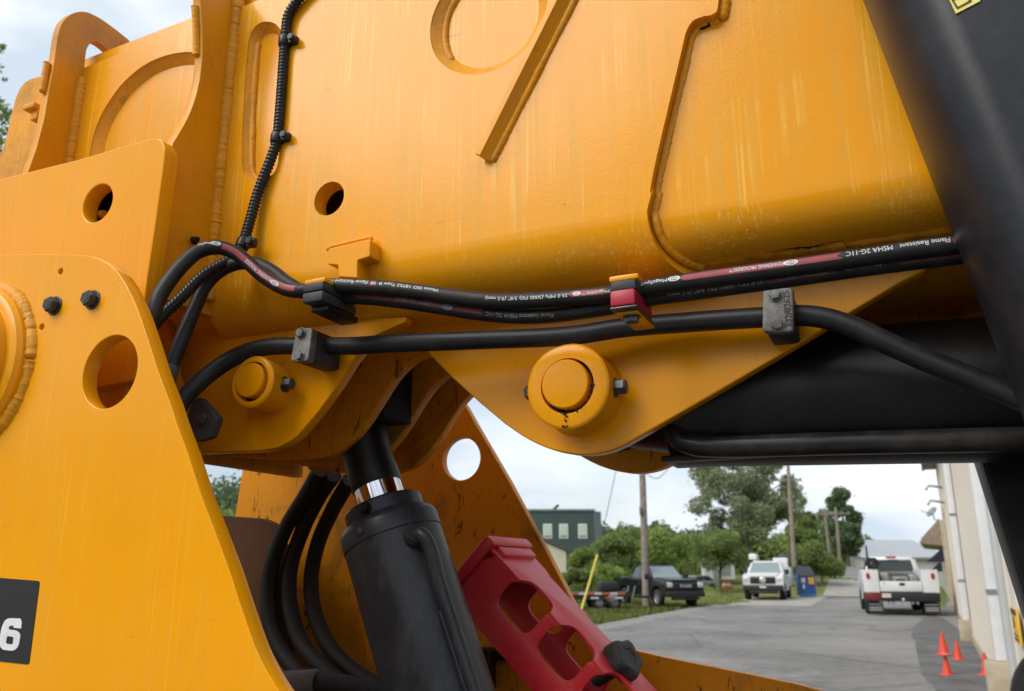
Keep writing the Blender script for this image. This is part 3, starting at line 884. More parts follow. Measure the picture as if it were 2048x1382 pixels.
# ---------------- rubber hoses with printed lettering
class Path:
    def __init__(s, px, n=10):
        s.p = catmull([P3(*q) for q in px], n)
        s.L = [0.0]
        for i in range(1, len(s.p)): s.L.append(s.L[-1] + (s.p[i] - s.p[i - 1]).length)
        s.px = [PJ(v)[0] for v in s.p]
    def s_at(s, x):
        i0 = min(range(len(s.px)), key=lambda i: s.px[i])     # lettering lies right of the leftmost point
        for i in range(i0, len(s.px) - 1):
            if s.px[i] <= x <= s.px[i + 1]:
                return s.L[i] + (s.L[i + 1] - s.L[i]) * (x - s.px[i]) / (s.px[i + 1] - s.px[i])
        return s.L[-1]
    def at(s, a):
        a = min(max(a, 0), s.L[-1] - 1e-6)
        lo, hi = 0, len(s.L) - 1
        while hi - lo > 1:
            m = (lo + hi) // 2
            if s.L[m] <= a: lo = m
            else: hi = m
        t = (a - s.L[lo]) / (s.L[hi] - s.L[lo])
        i = lo
        def tan(j): return (s.p[min(j + 1, len(s.p) - 1)] - s.p[max(j - 1, 0)]).normalized()
        T = tan(i).lerp(tan(i + 1), t).normalized()
        N = (NORM + Vector((.25, 0, -.25)));  N = (N - T * N.dot(T)).normalized()
        return s.p[lo].lerp(s.p[hi], t), T, N, T.cross(N)
    def wrap(s, a, v, r):    # a: arc length, v: distance up round the hose from the line that faces the viewer
        C, T, N, B = s.at(a)
        if B.z < 0: B = -B
        th = v / r
        return C + N * (r * math.cos(th)) + B * (r * math.sin(th))

HR_ = .0101
def band(path, x0, x1, v0, v1, mat, parent, name='colour_stripe', arrow=True):
    a, b = path.s_at(x0), path.s_at(x1)
    n = max(6, int((b - a) / .004)); vs = []; fs = []
    tip = .007 if arrow else 0
    for i in range(n + 1):
        t = i / n
        for j in range(5):
            u = j / 4; k = 1 - abs(2 * u - 1)
            s_ = a + (b - a) * t
            if i == 0: s_ -= tip * k
            if i == n: s_ -= tip * k
            vs.append(path.wrap(s_, v0 + (v1 - v0) * u, HR_ + .00025))
    for i in range(n):
        for j in range(4): fs.append((i * 5 + j, i * 5 + j + 1, i * 5 + j + 6, i * 5 + j + 5))
    return link(name, fixn(mesh(vs, fs)), mat, parent, 60)

def letter(path, txt, x0, x1, v, h, mat, parent, bold=.0002, raise_=.0005):
    """upside-down print running from px x1 back to px x0"""
    me = text_mesh(txt, 1.0, 0, 0)
    xs_ = [q.co.x for q in me.vertices]; ys_ = [q.co.y for q in me.vertices]
    a, b = path.s_at(x0), path.s_at(x1)
    mnx, mxx = min(xs_), max(xs_); my = (min(ys_) + max(ys_)) / 2; hy = max(ys_) - min(ys_)
    for q in me.vertices:
        s_ = b - (q.co.x - mnx) / (mxx - mnx) * (b - a)
        q.co = path.wrap(s_, v - (q.co.y - my) / hy * h, HR_ + raise_)
    return link('lettering', fixn(me), mat, parent)

def logo(path, x, v, mat, parent, rw=.0075, rh=.0034):
    s0 = path.s_at(x); mb = MB()
    def rng(f0, f1):
        vs = []
        for f in (f0, f1):
            for k in range(24):
                q = 2 * math.pi * k / 24; vs.append(path.wrap(s0 + rw * f * math.cos(q), v + rh * f * math.sin(q), HR_ + .0006))
        return vs, [(k, (k + 1) % 24, 24 + (k + 1) % 24, 24 + k) for k in range(24)]
    mb.add(*rng(1, .72))
    for i in range(5):
        x_ = (-.5 + i * .25) * rw * 1.0
        mb.add([path.wrap(s0 + x_ - .0007 + dx, v + dy, HR_ + .0006) for dx, dy in ((0, -rh * .45), (.0011, -rh * .45), (.0017, rh * .45), (.0006, rh * .45))], [(0, 1, 2, 3)])
    return mb.build('round_emblem', mat, parent)

hA = [(286, 690, .045), (296, 655, .055), (307, 627, .062), (318, 595, .070), (344, 555, .085), (373, 522, .100), (398, 503, .112), (434, 495, .128), (467, 504, .140), (499, 528, .150), (525, 551, .157), (553, 569, .163), (579, 580, .167), (610, 581, .168), (654, 572, .170), (708, 573, .174), (781, 577, .180), (853, 586, .184), (926, 596, .187), (998, 602, .189), (1070, 600, .191), (1143, 595, .192), (1215, 589, .193), (1275, 579, .194), (1384, 562, .196), (1541, 541, .198), (1697, 519, .199), (1814, 502, .199), (1931, 487, .199), (2060, 470, .199)]
hB = [(336, 760, .10), (342, 736, .105), (354, 703, .115), (373, 656, .13), (391, 613, .145), (412, 569, .158), (441, 541, .168), (475, 527, .176), (508, 527, .182), (540, 540, .186), (575, 566, .188), (610, 585, .189), (645, 592, .190), (685, 593, .191), (745, 596, .194), (817, 604, .198), (889, 615, .201), (962, 626, .204), (1034, 632, .206), (1106, 630, .208), (1179, 620, .209), (1215, 614, .209), (1279, 599, .210), (1384, 584, .212), (1541, 562, .213), (1697, 539, .213), (1814, 523, .213), (1931, 508, .213), (2060, 490, .213)]
pA, pB = Path(hA), Path(hB)
hoseA = MB().tube(pA.p, HR_, 20).build('hydraulic_hose', M['hose'], TH, 50)
hoseA['label'] = 'upper printed hose with bright red stripes'
hoseB = MB().tube(pB.p, HR_, 20).build('hydraulic_hose', M['hose'], TH, 50)
hoseB['label'] = 'lower printed hose with worn red stripes'
hf = .0058
letter(pA, 'MegaSys', 400, 424, .006, hf, M['white'], hoseA)
logo(pA, 433, .005, M['white'], hoseA)
band(pA, 447, 598, -.001, .0075, M['redprint'], hoseA, arrow=False)
letter(pA, 'POWERING PROGRESS', 496, 548, .003, .005, M['white'], hoseA)
logo(pA, 556, .002, M['white'], hoseA)
letter(pA, 'Flame Resistant MSHA', 646, 741, .0065, hf, M['white'], hoseA)
band(pA, 746, 758, .002, .009, M['redprint'], hoseA, arrow=False)
letter(pA, 'MSK', 747, 757, .0055, .004, M['white'], hoseA)
letter(pA, 'Meets ISO 18752 Type B', 764, 881, .0060, hf, M['white'], hoseA)
letter(pA, 'Gates Engineered', 884, 973, .0045, hf, M['redprint_worn'], hoseA)
letter(pA, '35.0 MPa (5000 PSI) 3/8" (9.5 mm)', 978, 1141, .003, hf, M['white'], hoseA)
band(pA, 1150, 1218, .000, .0075, M['redprint'], hoseA)
letter(pA, 'Mega5000™', 1168, 1224, .0035, .005, M['white'], hoseA)
logo(pA, 1159, .0035, M['white'], hoseA, .005, .0028)
letter(pA, 'MegaSys®', 1283, 1338, .0055, hf, M['white'], hoseA)
logo(pA, 1352, .0055, M['white'], hoseA, .007, .0034)
band(pA, 1373, 1688, .001, .009, M['redprint'], hoseA)
letter(pA, 'POWERING PROGRESS™', 1462, 1570, .0052, .0048, M['white'], hoseA)
logo(pA, 1584, .0052, M['white'], hoseA)
letter(pA, 'MSHA 2G-11C', 1694, 1786, .0055, hf, M['white'], hoseA)
letter(pA, 'Flame Resistant', 1800, 1900, .0055, hf, M['white'], hoseA)
band(pA, 1907, 1925, .001, .009, M['redprint'], hoseA, arrow=False)
letter(pA, 'MSK', 1909, 1922, .0052, .004, M['white'], hoseA)
band(pB, 722, 975, -.002, .0055, M['redprint_worn'], hoseB)
letter(pB, 'POWERING PROGRESS', 800, 890, .0015, .0045, M['greyprint'], hoseB)
logo(pB, 902, .001, M['greyprint'], hoseB)
letter(pB, 'Flame Resistant MSHA 2G-11C', 978, 1112, -.0005, hf * .9, M['greyprint'], hoseB)
letter(pB, 'Meets ISO 18752 Type B', 1130, 1212, -.001, hf * .8, M['dull'], hoseB)
letter(pB, '35.0 MPa (5000 PSI) 3/8" (9.5 mm)', 1340, 1528, -.0005, hf * .75, M['greyprint'], hoseB)
band(pB, 1537, 1680, -.003, .003, M['redprint_worn'], hoseB)
letter(pB, 'CMEV Mega5000™', 1560, 1662, .0, .0045, M['greyprint'], hoseB)
letter(pB, 'MegaSys®', 1694, 1762, .0, hf * .8, M['greyprint'], hoseB)
band(pB, 1800, 2000, -.003, .003, M['redprint_worn'], hoseB)
# crimp end of the lower hose
e0, e1 = P3(354, 703, .115), P3(342, 736, .105)
MB().lathe([(0, .0115), (.02, .0115), (.021, .0105), (.03, .0105)], e1, (e1 - e0), 20).build('crimp', M['dull'], hoseB, 30)

# hose clamps
def hose_clamp(x, y, wf, wbk, half, mats, yoke):
    c = P3(x, y, wf)
    e = empty('hose_clamp'); e.parent = TH
    return e, c
e1_, c = hose_clamp(620, 580, .135, .225, 0, 0, 0)
e1_['label'] = 'black rubber clamp on the two hoses beside the t bracket'
e2_, c2_ = hose_clamp(1243, 583, .160, .225, 0, 0, 0)
e2_['label'] = 'clamp with one red rubber half on the two hoses'
xw = .0165
MB().bbox(c.x - xw, c.x + xw, .140, .218, c.z + .0005, c.z + .0125, .0025).build('upper_block', M['rubber_block'], e1_, 30)
MB().bbox(c.x - xw, c.x + xw, .140, .218, c.z - .0145, c.z - .0005, .0025).build('lower_block', M['rubber_block'], e1_, 30)
MB().bbox(c.x - xw * .75, c.x + xw * .95, .155, .225, c.z - .024, c.z - .0148, .002).build('foot', M['ram_dark'], e1_, 30)
MB().bbox(c.x - xw * .97, c.x + xw * 1.02, .143, .226, c.z + .0127, c.z + .0185, .001).build('strap', M['yel_clean'], e1_, 30)
hexbolt((c.x + .006, .185, c.z + .0185), (0, 0, 1), .007, .007, M['boltdark'], e1_)
xw = .0148
z0 = c2_.z
MB().bbox(c2_.x - xw, c2_.x + xw, .166, .236, z0 + .004, z0 + .016, .002).build('upper_block', M['rubber_block'], e2_, 30)
MB().bbox(c2_.x - xw, c2_.x + xw, .162, .236, z0 - .0155, z0 + .0035, .003).build('lower_block', M['redplastic'], e2_, 30)
MB().bbox(c2_.x - xw * 1.05, c2_.x + xw * 1.05, .164, .24, z0 - .0185, z0 - .0158, .001).build('strap', M['steel'], e2_, 30)
MB().bbox(c2_.x - xw * 1.15, c2_.x + xw * 1.2, .168, .25, z0 + .0163, z0 + .023, .002).bbox(c2_.x - xw * .8, c2_.x + xw * .9, .176, .25, z0 - .0215, z0 - .0187, .001).build('bracket', M['yel_clean'], e2_, 30)
hexbolt((c2_.x + .002, .19, z0 - .0217), (0, 0, -1), .0085, .008, M['steel'], e2_)

# ---------------- corrugated conduit
def corrug(path, r, pitch=.0060):
    n = int(path.L[-1] / (pitch / 4)); vs = []; fs = []
    pts = []; rad = []
    for k in range(n + 1):
        pts.append(path.at(path.L[-1] * k / n)[0]); rad.append(r * (1.0, 1.0, .84, .84)[k % 4])
    return MB().tube(pts, r, 18, rf=lambda t, i: rad[i])
cpx = [(660, -70, .2), (620, -30, .205), (593, 4, .207), (577, 30, .208), (571, 70, .209), (568, 108, .210), (563, 181, .210), (557, 253, .210), (553, 285, .210), (541, 320, .208), (517, 382, .205), (497, 452, .198), (484, 492, .19), (470, 512, .18), (448, 526, .165), (409, 549, .142), (362, 596, .112), (322, 634, .09), (300, 660, .075)]
pC = Path(cpx, 8)
cond = corrug(pC, .0083).build('conduit', M['plastic'], TH, 60)
cond['label'] = 'black corrugated cable conduit clipped up the boom side'
for (x, y, w, dx) in ((571, 84, .209, 1), (555, 277, .210, 1), (487, 489, .19, 1)):
    a = P3(x, y, w)
    i = min(range(len(pC.p)), key=lambda k: (pC.p[k] - a).length)
    T = (pC.p[min(i + 1, len(pC.p) - 1)] - pC.p[i - 1]).normalized()
    q = pC.p[i]
    cl = MB().lathe([(-.008, .0096), (-.0065, .0104), (.0065, .0104), (.008, .0096)], q, T, 24).bbox(q.x, q.x + .022, w - .003, w + .009, q.z - .007, q.z + .007, .002).build('clip', M['plastic'], cond, 30)
    hexbolt(q + Vector((.0175, -.004, 0)), NORM, .0062, .006, M['boltdark'], cl, rot=.3)

# ---------------- return hoses by the far plate
for j, pts in enumerate(([(640, 940, .70), (612, 990, .74), (570, 1060, .77), (541, 1140, .78), (537, 1220, .78), (556, 1290, .77), (600, 1350, .75), (650, 1400, .72)],
                         [(668, 950, .72), (640, 990, .76), (605, 1060, .79), (580, 1140, .80), (580, 1210, .80), (600, 1280, .79), (640, 1330, .77), (690, 1372, .74)],
                         [(700, 960, .74), (665, 1020, .79), (635, 1090, .82), (622, 1160, .83), (630, 1230, .83), (660, 1295, .82), (710, 1345, .80), (770, 1380, .76)])):
    MB().tube(catmull([P3(*q) for q in pts], 10), .0165, 18).build('return_hose', M['oldhose'], TH, 50)
fh = MB().tube(catmull([P3(*q) for q in [(560, 1372, .55), (620, 1368, .56), (680, 1372, .56), (760, 1392, .55), (840, 1420, .54)]], 8), .0195, 20).build('feed_hose', M['oldhose'], TH, 50)
a, b = P3(568, 1371, .55), P3(636, 1367, .56)
MB().lathe([(0, .024), ((b - a).length - .004, .024), ((b - a).length, .022)], a, b - a, 20).build('crimp', M['fitting'], fh, 30)

# ---------------- red safety strut
st = empty('safety_strut', (0, 0, 0)); st.parent = TH
st['label'] = 'red safety strut of folded plate with rounded cut-outs'
SW = .62
o_ = P3(1000, 1122, SW); e_ = P3(1199, 1340, SW)      # right-hand fold line
sx = (e_ - o_).normalized(); o_ = o_ - sx * .025
sn = Vector((-sx.z, 0, sx.x))
if sn.x < 0: sn = -sn                       # sn points up-right
le = P3(985, 1290, SW)                      # on the left edge
WD = -(le - o_).dot(sn)
Ls = .62
def sp(s, n, w): return o_ + sx * s + sn * n + Vector((0, w - SW, 0))
def sq(x, y):
    p = P3(x, y, SW) - o_; return p.dot(sx), p.dot(sn)
pit = (P3(1157, 1262, SW) - P3(1082, 1160, SW)).dot(sx)
s1 = sq(1082, 1165)[0] - .0
nd = .058
def notch(s0, d, l, r):
    return [(s0 - l / 2 + .01, 0), (s0 - l / 2, -.012, .008), (s0 - l / 2, -d, r), (s0 + l / 2, -d, r), (s0 + l / 2, -.006, .004), (s0 + l / 2 + .004, 0)]
ol = [(0, -WD), (0, -.02, .008), (.015, 0, .006)]
ln = pit * .80
for k in range(4):
    s0 = s1 + (k - .0) * pit
    if s0 + ln < Ls: ol += notch(s0, nd, ln, .036)
ol += [(Ls, 0), (Ls, -WD)]
ol = fillet(ol, 0, 8)
me = flat_solid([ol], .006, .0008)
remap(me, lambda c: sp(c.x, c.y, SW + .003 - c.z)); link('near_flange', me, M['red'], st, 30)
DP = .155
ol2 = [(0, -WD), (0, 0), (Ls, 0), (Ls, -WD)]
hl = [fillet([(s1 + k * pit - ln / 2, -.012, .02), (s1 + k * pit - ln / 2, -.072, .025), (s1 + k * pit + ln / 2, -.072, .025), (s1 + k * pit + ln / 2, -.012, .02)]) for k in range(3)]
me = flat_solid([ol2] + hl, .006, .0008)
remap(me, lambda c: sp(c.x, c.y, SW + DP - c.z)); link('far_flange', me, M['red'], st, 30)
# folded web with bites on the near side
wl = [(0.0, DP, .01), (0.0, 0)]
for k in range(4):
    s0 = s1 + k * pit
    if s0 + ln < Ls:
        wl += [(s0 - ln / 2 + .01, 0), (s0 - ln / 2 + .016, .05, .045), (s0 + ln / 2 - .012, .05, .045), (s0 + ln / 2 + .004, 0)]
wl += [(Ls, 0)]
wv = [(Ls, DP - .01)]
for k in range(8, -1, -1):
    s0 = s1 + k * pit
    if s0 + ln < Ls: wv += [(s0 + ln / 2 + .012, DP, .01), (s0 + ln / 2 - .01, DP - .015, .01), (s0 - ln / 2 + .01, DP - .015, .01), (s0 - ln / 2 - .01, DP, .01)]
me = flat_solid([fillet(wl + wv, 0, 8)], .006, .0008)
remap(me, lambda c: sp(c.x, c.z + .001, SW + c.y)); link('web', me, M['red'], st, 30)
# end cap
Mx = Matrix.Translation(sp(0, 0, SW)) @ Matrix(((sx.x, sn.x, 0, 0), (0, 0, 1, 0), (sx.z, sn.z, 0, 0), (0, 0, 0, 1)))
MB().bbox(-.022, -.0005, -WD - .004, .016, -.008, DP + .01, .005, 3, Mx).build('end_cap', M['red'], st, 30)
MB().bbox(.0005, .022, -.02, .012, .012, DP - .006, .004, 2, Mx).build('end_block', M['red'], st, 30)
# knob
kc = P3(1232, 1330, SW + .08)
ka = (sn * .85 + Vector((0, -.25, 0)) + sx * .25).normalized()
mb = MB()
vs = []; nk = 60
a1 = ka.orthogonal().normalized(); b1 = ka.cross(a1)
prof = [(-.004, .55), (.0, .9), (.006, 1.0), (.024, 1.0), (.031, .93), (.034, .8), (.034, .45), (.032, .40), (.032, 0.01)]
for t_, f_ in prof:
    for k in range(nk):
        q = 2 * math.pi * k / nk
        r_ = (.0315 + .0035 * math.cos(5 * q)) * f_ if f_ > .42 else .0315 * f_
        vs.append(kc + ka * t_ + (a1 * math.cos(q) + b1 * math.sin(q)) * r_)
fs = [(i * nk + k, i * nk + (k + 1) % nk, (i + 1) * nk + (k + 1) % nk, (i + 1) * nk + k) for i in range(len(prof) - 1) for k in range(nk)]
mb.add(vs, fs)
mb.lathe([(-.05, .015), (-.003, .0165)], kc, ka, 24)
mb.build('knob', M['knob'], st, 35)

# ---------------- black arm close to the camera, on the right
arm = empty('loader_arm', (0, 0, 0)); arm.parent = TH
arm['label'] = 'broad black painted arm slanting down at the right'
ea, eb = P3(1738, 0, .14), P3(2048, 803, .14)
dvec = (eb - ea).normalized(); ea = ea - dvec * .4
nvec = Vector((-dvec.z, 0, dvec.x))
if nvec.x < 0: nvec = -nvec
Ma = Matrix(((dvec.x, nvec.x, 0, ea.x), (0, 0, 1, 0), (dvec.z, nvec.z, 0, ea.z), (0, 0, 0, 1)))
secn = [(0.002, .19), (0, .165), (.0, .15)] + [(.055 - .055 * math.cos(q), .15 - .085 * math.sin(q)) for q in [math.pi / 2 * k / 14 for k in range(1, 15)]] + [(.30, .065), (.30, .19)]
vs = [Ma @ Vector((s, a, b)) for s in (0, 1.5) for a, b in secn]
ns = len(secn)
MB().add(vs, [(k, (k + 1) % ns, ns + (k + 1) % ns, ns + k) for k in range(ns)] + [tuple(range(ns)), tuple(range(ns, 2 * ns))]).build('arm_shell', M['arm'], arm, 40)
def on_arm(x, y):
    p = P3(x, y, .065); return p
def arm_at(x, y, sink=.0):
    w = .1
    for _ in range(30):
        n_ = min(max((P3(x, y, w) - ea).dot(nvec), .0), .055)
        w = .5 * w + .5 * (.15 - .085 * math.sqrt(max(0, 1 - (1 - n_ / .055) ** 2)))
    return P3(x, y, w) + Vector((0, sink, 0))
lab = [(1893, -12), (1912, 27), (1960, 2), (1975, -30)]
sk = plate('warning_label', lab, .0635, .0008, M['sticker'], arm, bevel=0)
plate('label_border', [(1902, -2), (1914, 18), (1944, 2), (1935, -14)], .0628, .0005, M['decal'], sk, [[Q(x, y, .0628) for x, y in [(1907, 0), (1916, 13.5), (1938, 1.5), (1931, -10)]]], 0)
# dark post beyond the pipe, lower right
plate('inner_post', fillet([(1940, 880), (1958, 915), (2052, 1210), (2120, 1420), (2500, 1420), (2500, 880)]), .50, .09, M['ram_dark'], arm, bevel=.006)
# rounded rubber stop at the picture's lower right corner
c = P3(2158, 1412, -.08)
MB().lathe([(0, .0335), (.005, .036), (.03, .036), (.035, .032)], c, (.15, 1, 0), 40).tube([c + Vector((.0, .02, 0)), c + Vector((.02, .02, -.25)), c + Vector((.05, .05, -.5))], .014, 12).build('rubber_stop', M['hose'], arm, 40)
# ================================================================== the yard behind
def sm(t): t = min(max(t, 0), 1); return t * t * (3 - 2 * t)
def hgt(x, y):
    a = sm((y - 46.5) / 11) * sm((13.6 - x) / 2.2)
    b = sm((y - 60) / 16) * sm((27 - x * 60 / max(y, 60)) / 4)
    h = 1.33 * max(a, b * .85)
    if y < 20: h = 0
    return h * sm((x + 60) / 20) if x < -40 else h

# ---------------- ground
t = NT('grass_ground'); v = t.coord()
n1 = t.noise(.35, 6, .6, v); n2 = t.noise(6, 5, .7, v); n3 = t.noise(.12, 4, .6, v)
gc = t.mix(t.ramp(n2, .3, .7), (.085, .13, .028), (.17, .21, .055))
gc = t.mix(t.ramp(n1, .48, .66), gc, (.24, .20, .085))
gc = t.mix(t.math('MULTIPLY', t.ramp(n3, .5, .7), .5), gc, (.26, .17, .07))
t.set(Base__Color=gc, Roughness=.95, Specular__IOR__Level=.1); t.bump(n2, .6, .05); M['grass'] = t.m
gxs = [-400, -200, -100, -60] + [-40 + 4 * i for i in range(10)] + [i * .9 for i in range(0, 45)] + [44, 50, 60, 80, 120, 200, 400]
gys = [-400, -200, -100, -50, -20, 0, 10, 20, 30, 38] + [42 + i * 1.0 for i in range(0, 50)] + [95, 100, 110, 125, 150, 200, 300, 500, 900, 1500]
vs = [(x * (1 if y < 200 else y / 200), y, hgt(x, y)) for y in gys for x in gxs]
nx = len(gxs)
fs = [(j * nx + i, j * nx + i + 1, (j + 1) * nx + i + 1, (j + 1) * nx + i) for j in range(len(gys) - 1) for i in range(nx - 1)]
tag(link('ground', mesh(vs, fs), M['grass'], None, True), kind='structure')

def sheet(name, pts, z, mat):
    bm = bmesh.new()
    f = bm.faces.new([bm.verts.new((p[0], p[1], z)) for p in pts])
    bmesh.ops.triangulate(bm, faces=[f])
    me = bpy.data.meshes.new(name); bm.to_mesh(me); bm.free(); fixn(me)
    if me.polygons and me.polygons[0].normal.z < 0: me.flip_normals()
    return tag(link(name, me, mat), kind='structure')
t = NT('worn_asphalt'); v = t.coord()
a = t.noise(.16, 7, .66, v, .5); b = t.noise(4, 9, .82, v); c_ = t.noise(1, 5, .6, t.coord((.8, .5, 1)), .6)
ac = t.mix(t.ramp(a, .36, .64), (.125, .122, .119), (.26, .25, .236))
ac = t.mix(t.math('MULTIPLY', t.ramp(c_, .55, .75), .6), ac, (.32, .30, .27))
ac = t.mix(t.math('MULTIPLY', t.ramp(b, .45, .68), .5), ac, (.36, .35, .33))
cr = t.n('ShaderNodeTexVoronoi', Scale=.22); cr.feature = 'DISTANCE_TO_EDGE'
vw = t.mix(.16, v, t.noise(1.2, 4, .6, v)); nt_ = t.t.nodes[-2]; t.l(vw, cr.inputs['Vector'])
ac = t.mix(t.math('MULTIPLY', t.ramp(cr.outputs['Distance'], .004, .014, (1, 1, 1, 1), (0, 0, 0, 1)), .3), ac, (.06, .06, .06))
t.set(Base__Color=ac, Roughness=.88, Specular__IOR__Level=.25); t.bump(b, .5, .01); M['asphalt'] = t.m
M['concrete'] = simple('pale_concrete', (.36, .33, .29), .9, 0, .25, 1.2, .3)
M['gravel'] = simple('gravel_shoulder', (.27, .255, .23), .95, 0, .5, 9, .6)
E1 = [GP(1640, 1196), GP(1560, 1200), GP(1480, 1207), GP(1430, 1210), GP(1390, 1214), GP(1340, 1223), GP(1290, 1232), GP(1240, 1241), GP(1180, 1253), GP(1110, 1268), GP(1020, 1284)]
lot = [(-60, -60), (80, -60), (80, 60), (40, 60), (28, 58)] + [(p.x, p.y) for p in E1] + [(-12, 21), (-60, 18)]
sheet('parking_lot', lot, .008, M['asphalt'])
_jag = None
def jag(pts, amp, seed):
    rr = random.Random(seed); out = []
    for i in range(len(pts) - 1):
        a, b = Vector(pts[i][:2]), Vector(pts[i + 1][:2]); n = max(2, int((b - a).length / .5))
        for k in range(n):
            p = a.lerp(b, k / n); q = (b - a).normalized(); out.append((p.x - q.y * rr.uniform(-amp, amp), p.y + q.x * rr.uniform(-amp, amp)))
    out.append(tuple(pts[-1][:2])); return out
ed_o = jag([(p.x, p.y) for p in E1[3:]], .22, 3); ed_i = jag([(p.x + .5, p.y - 1.6) for p in E1[3:]], .35, 4)
sheet('gravel_shoulder', ed_o + ed_i[::-1], .012, M['gravel'])
sheet('concrete_apron', jag([(GP(1452, 1211).x, GP(1452, 1211).y), (GP(1620, 1213).x, GP(1620, 1213).y), (GP(1660, 1192).x, GP(1660, 1192).y), (GP(1500, 1194).x, GP(1500, 1194).y), (GP(1452, 1211).x, GP(1452, 1211).y)], .12, 5)[:-1], .016, M['concrete'])
dk = [(GP(1945, 1285).x, GP(1945, 1285).y), (GP(1985, 1352).x, GP(1985, 1352).y), (GP(2040, 1420).x, GP(2040, 1420).y), (GP(1900, 1420).x, GP(1900, 1420).y), (GP(1840, 1345).x, GP(1840, 1345).y), (GP(1822, 1262).x, GP(1822, 1262).y), (GP(1850, 1232).x, GP(1850, 1232).y), (GP(1918, 1236).x, GP(1918, 1236).y)]
sheet('asphalt_patch', [(v_.x, v_.y) for v_ in catmull([(q_[0], q_[1], 0) for q_ in jag(dk, .05, 8)[::3]], 4, True)], .012, simple('dark_sealed_asphalt', (.135, .132, .13), .85, 0, .45, 1.2, .4))
dr = [GP(1640, 1194), GP(1728, 1194), GP(1728, 1176), GP(1716, 1167), GP(1692, 1167)]
dme = MB()
N_ = 14
la = [dr[0].lerp(dr[4], k / N_) for k in range(N_ + 1)]; lb = [dr[1].lerp(dr[3], k / N_) for k in range(N_ + 1)]
dv_ = []
for p, q in zip(la, lb):
    for k in range(5):
        m_ = p.lerp(q, k / 4); dv_.append((m_.x, m_.y, hgt(m_.x, m_.y) + .03))
dme.add(dv_, [(i * 5 + k, i * 5 + k + 1, i * 5 + k + 6, i * 5 + k + 5) for i in range(N_) for k in range(4)])
tag(dme.build('drive', M['concrete'], None, True), kind='structure')

# ---------------- leaves
def leafmat(name, c0, c1, tr=.35):
    t = NT(name); v = t.coord()
    a = t.noise(.6, 4, .6, v); b = t.noise(9, 3, .6, v)
    col = t.mix(t.math('ADD', t.math('MULTIPLY', t.ramp(a, .35, .65), .6), t.math('MULTIPLY', t.ramp(b, .35, .7), .4)), c0, c1)
    t.set(Base__Color=col, Roughness=.6, Specular__IOR__Level=.25)
    tl = t.n('ShaderNodeBsdfTranslucent'); t.l(col, tl.inputs[0])
    ms = t.n('ShaderNodeMixShader'); ms.inputs[0].default_value = tr
    out = [q for q in t.t.nodes if q.type == 'OUTPUT_MATERIAL'][0]
    t.l(t.b.outputs[0], ms.inputs[1]); t.l(tl.outputs[0], ms.inputs[2]); t.l(ms.outputs[0], out.inputs[0])
    return t.m
M['leaf_mid'] = leafmat('mid_green_leaves', (.12, .175, .05), (.31, .39, .125))
M['leaf_light'] = leafmat('light_green_leaves', (.17, .245, .055), (.40, .50, .14))
M['leaf_dark'] = leafmat('dark_green_leaves', (.08, .13, .065), (.19, .26, .12))
M['leaf_grey'] = leafmat('grey_green_leaves', (.18, .22, .11), (.38, .42, .25))
M['bark'] = simple('bark', (.12, .09, .065), .9, 0, .4, 6, .5)

def leaves(blobs, n, size, seed, shell=.55):
    """blobs: (cx,cy,cz,rx,ry,rz); leaf-sized quads spread through the volumes"""
    g = np.random.default_rng(seed)
    B = np.array(blobs, float)
    vol = B[:, 3] * B[:, 4] * B[:, 5]
    idx = g.choice(len(B), n, p=vol**.75 / (vol**.75).sum())
    d = g.normal(size=(n, 3)); d /= np.linalg.norm(d, axis=1)[:, None]
    rad = g.random(n)**(1 / 3.0) * (1 - shell) + shell * g.random(n)**.35
    rad *= 1 + .22 * g.normal(size=n) * (g.random(n) < .3)
    c = B[idx, :3] + d * rad[:, None] * B[idx, 3:]
    a = g.normal(size=(n, 3)); a /= np.linalg.norm(a, axis=1)[:, None]
    b = np.cross(a, g.normal(size=(n, 3))); b /= np.linalg.norm(b, axis=1)[:, None]
    s = size * (.6 + .8 * g.random(n))[:, None]
    v = np.stack([c - a * s, c + b * s * .55, c + a * s, c - b * s * .55], 1).reshape(-1, 3)
    me = bpy.data.meshes.new('leaves')
    me.vertices.add(4 * n); me.vertices.foreach_set('co', v.ravel())
    me.loops.add(4 * n); me.loops.foreach_set('vertex_index', np.arange(4 * n))
    me.polygons.add(n); me.polygons.foreach_set('loop_start', np.arange(0, 4 * n, 4)); me.polygons.foreach_set('loop_total', np.full(n, 4))
    me.update(); me.validate()
    return me

def blobset(seed, n, c, R3, r0, r1, flat=.8):
    rr = random.Random(seed); out = []
    for k in range(n):
        while True:
            p = Vector((rr.uniform(-1, 1), rr.uniform(-1, 1), rr.uniform(-1, 1)))
            if p.length <= 1: break
        r = rr.uniform(r0, r1)
        out.append((c[0] + p.x * R3[0], c[1] + p.y * R3[1], c[2] + p.z * R3[2], r, r, r * flat))
    return out

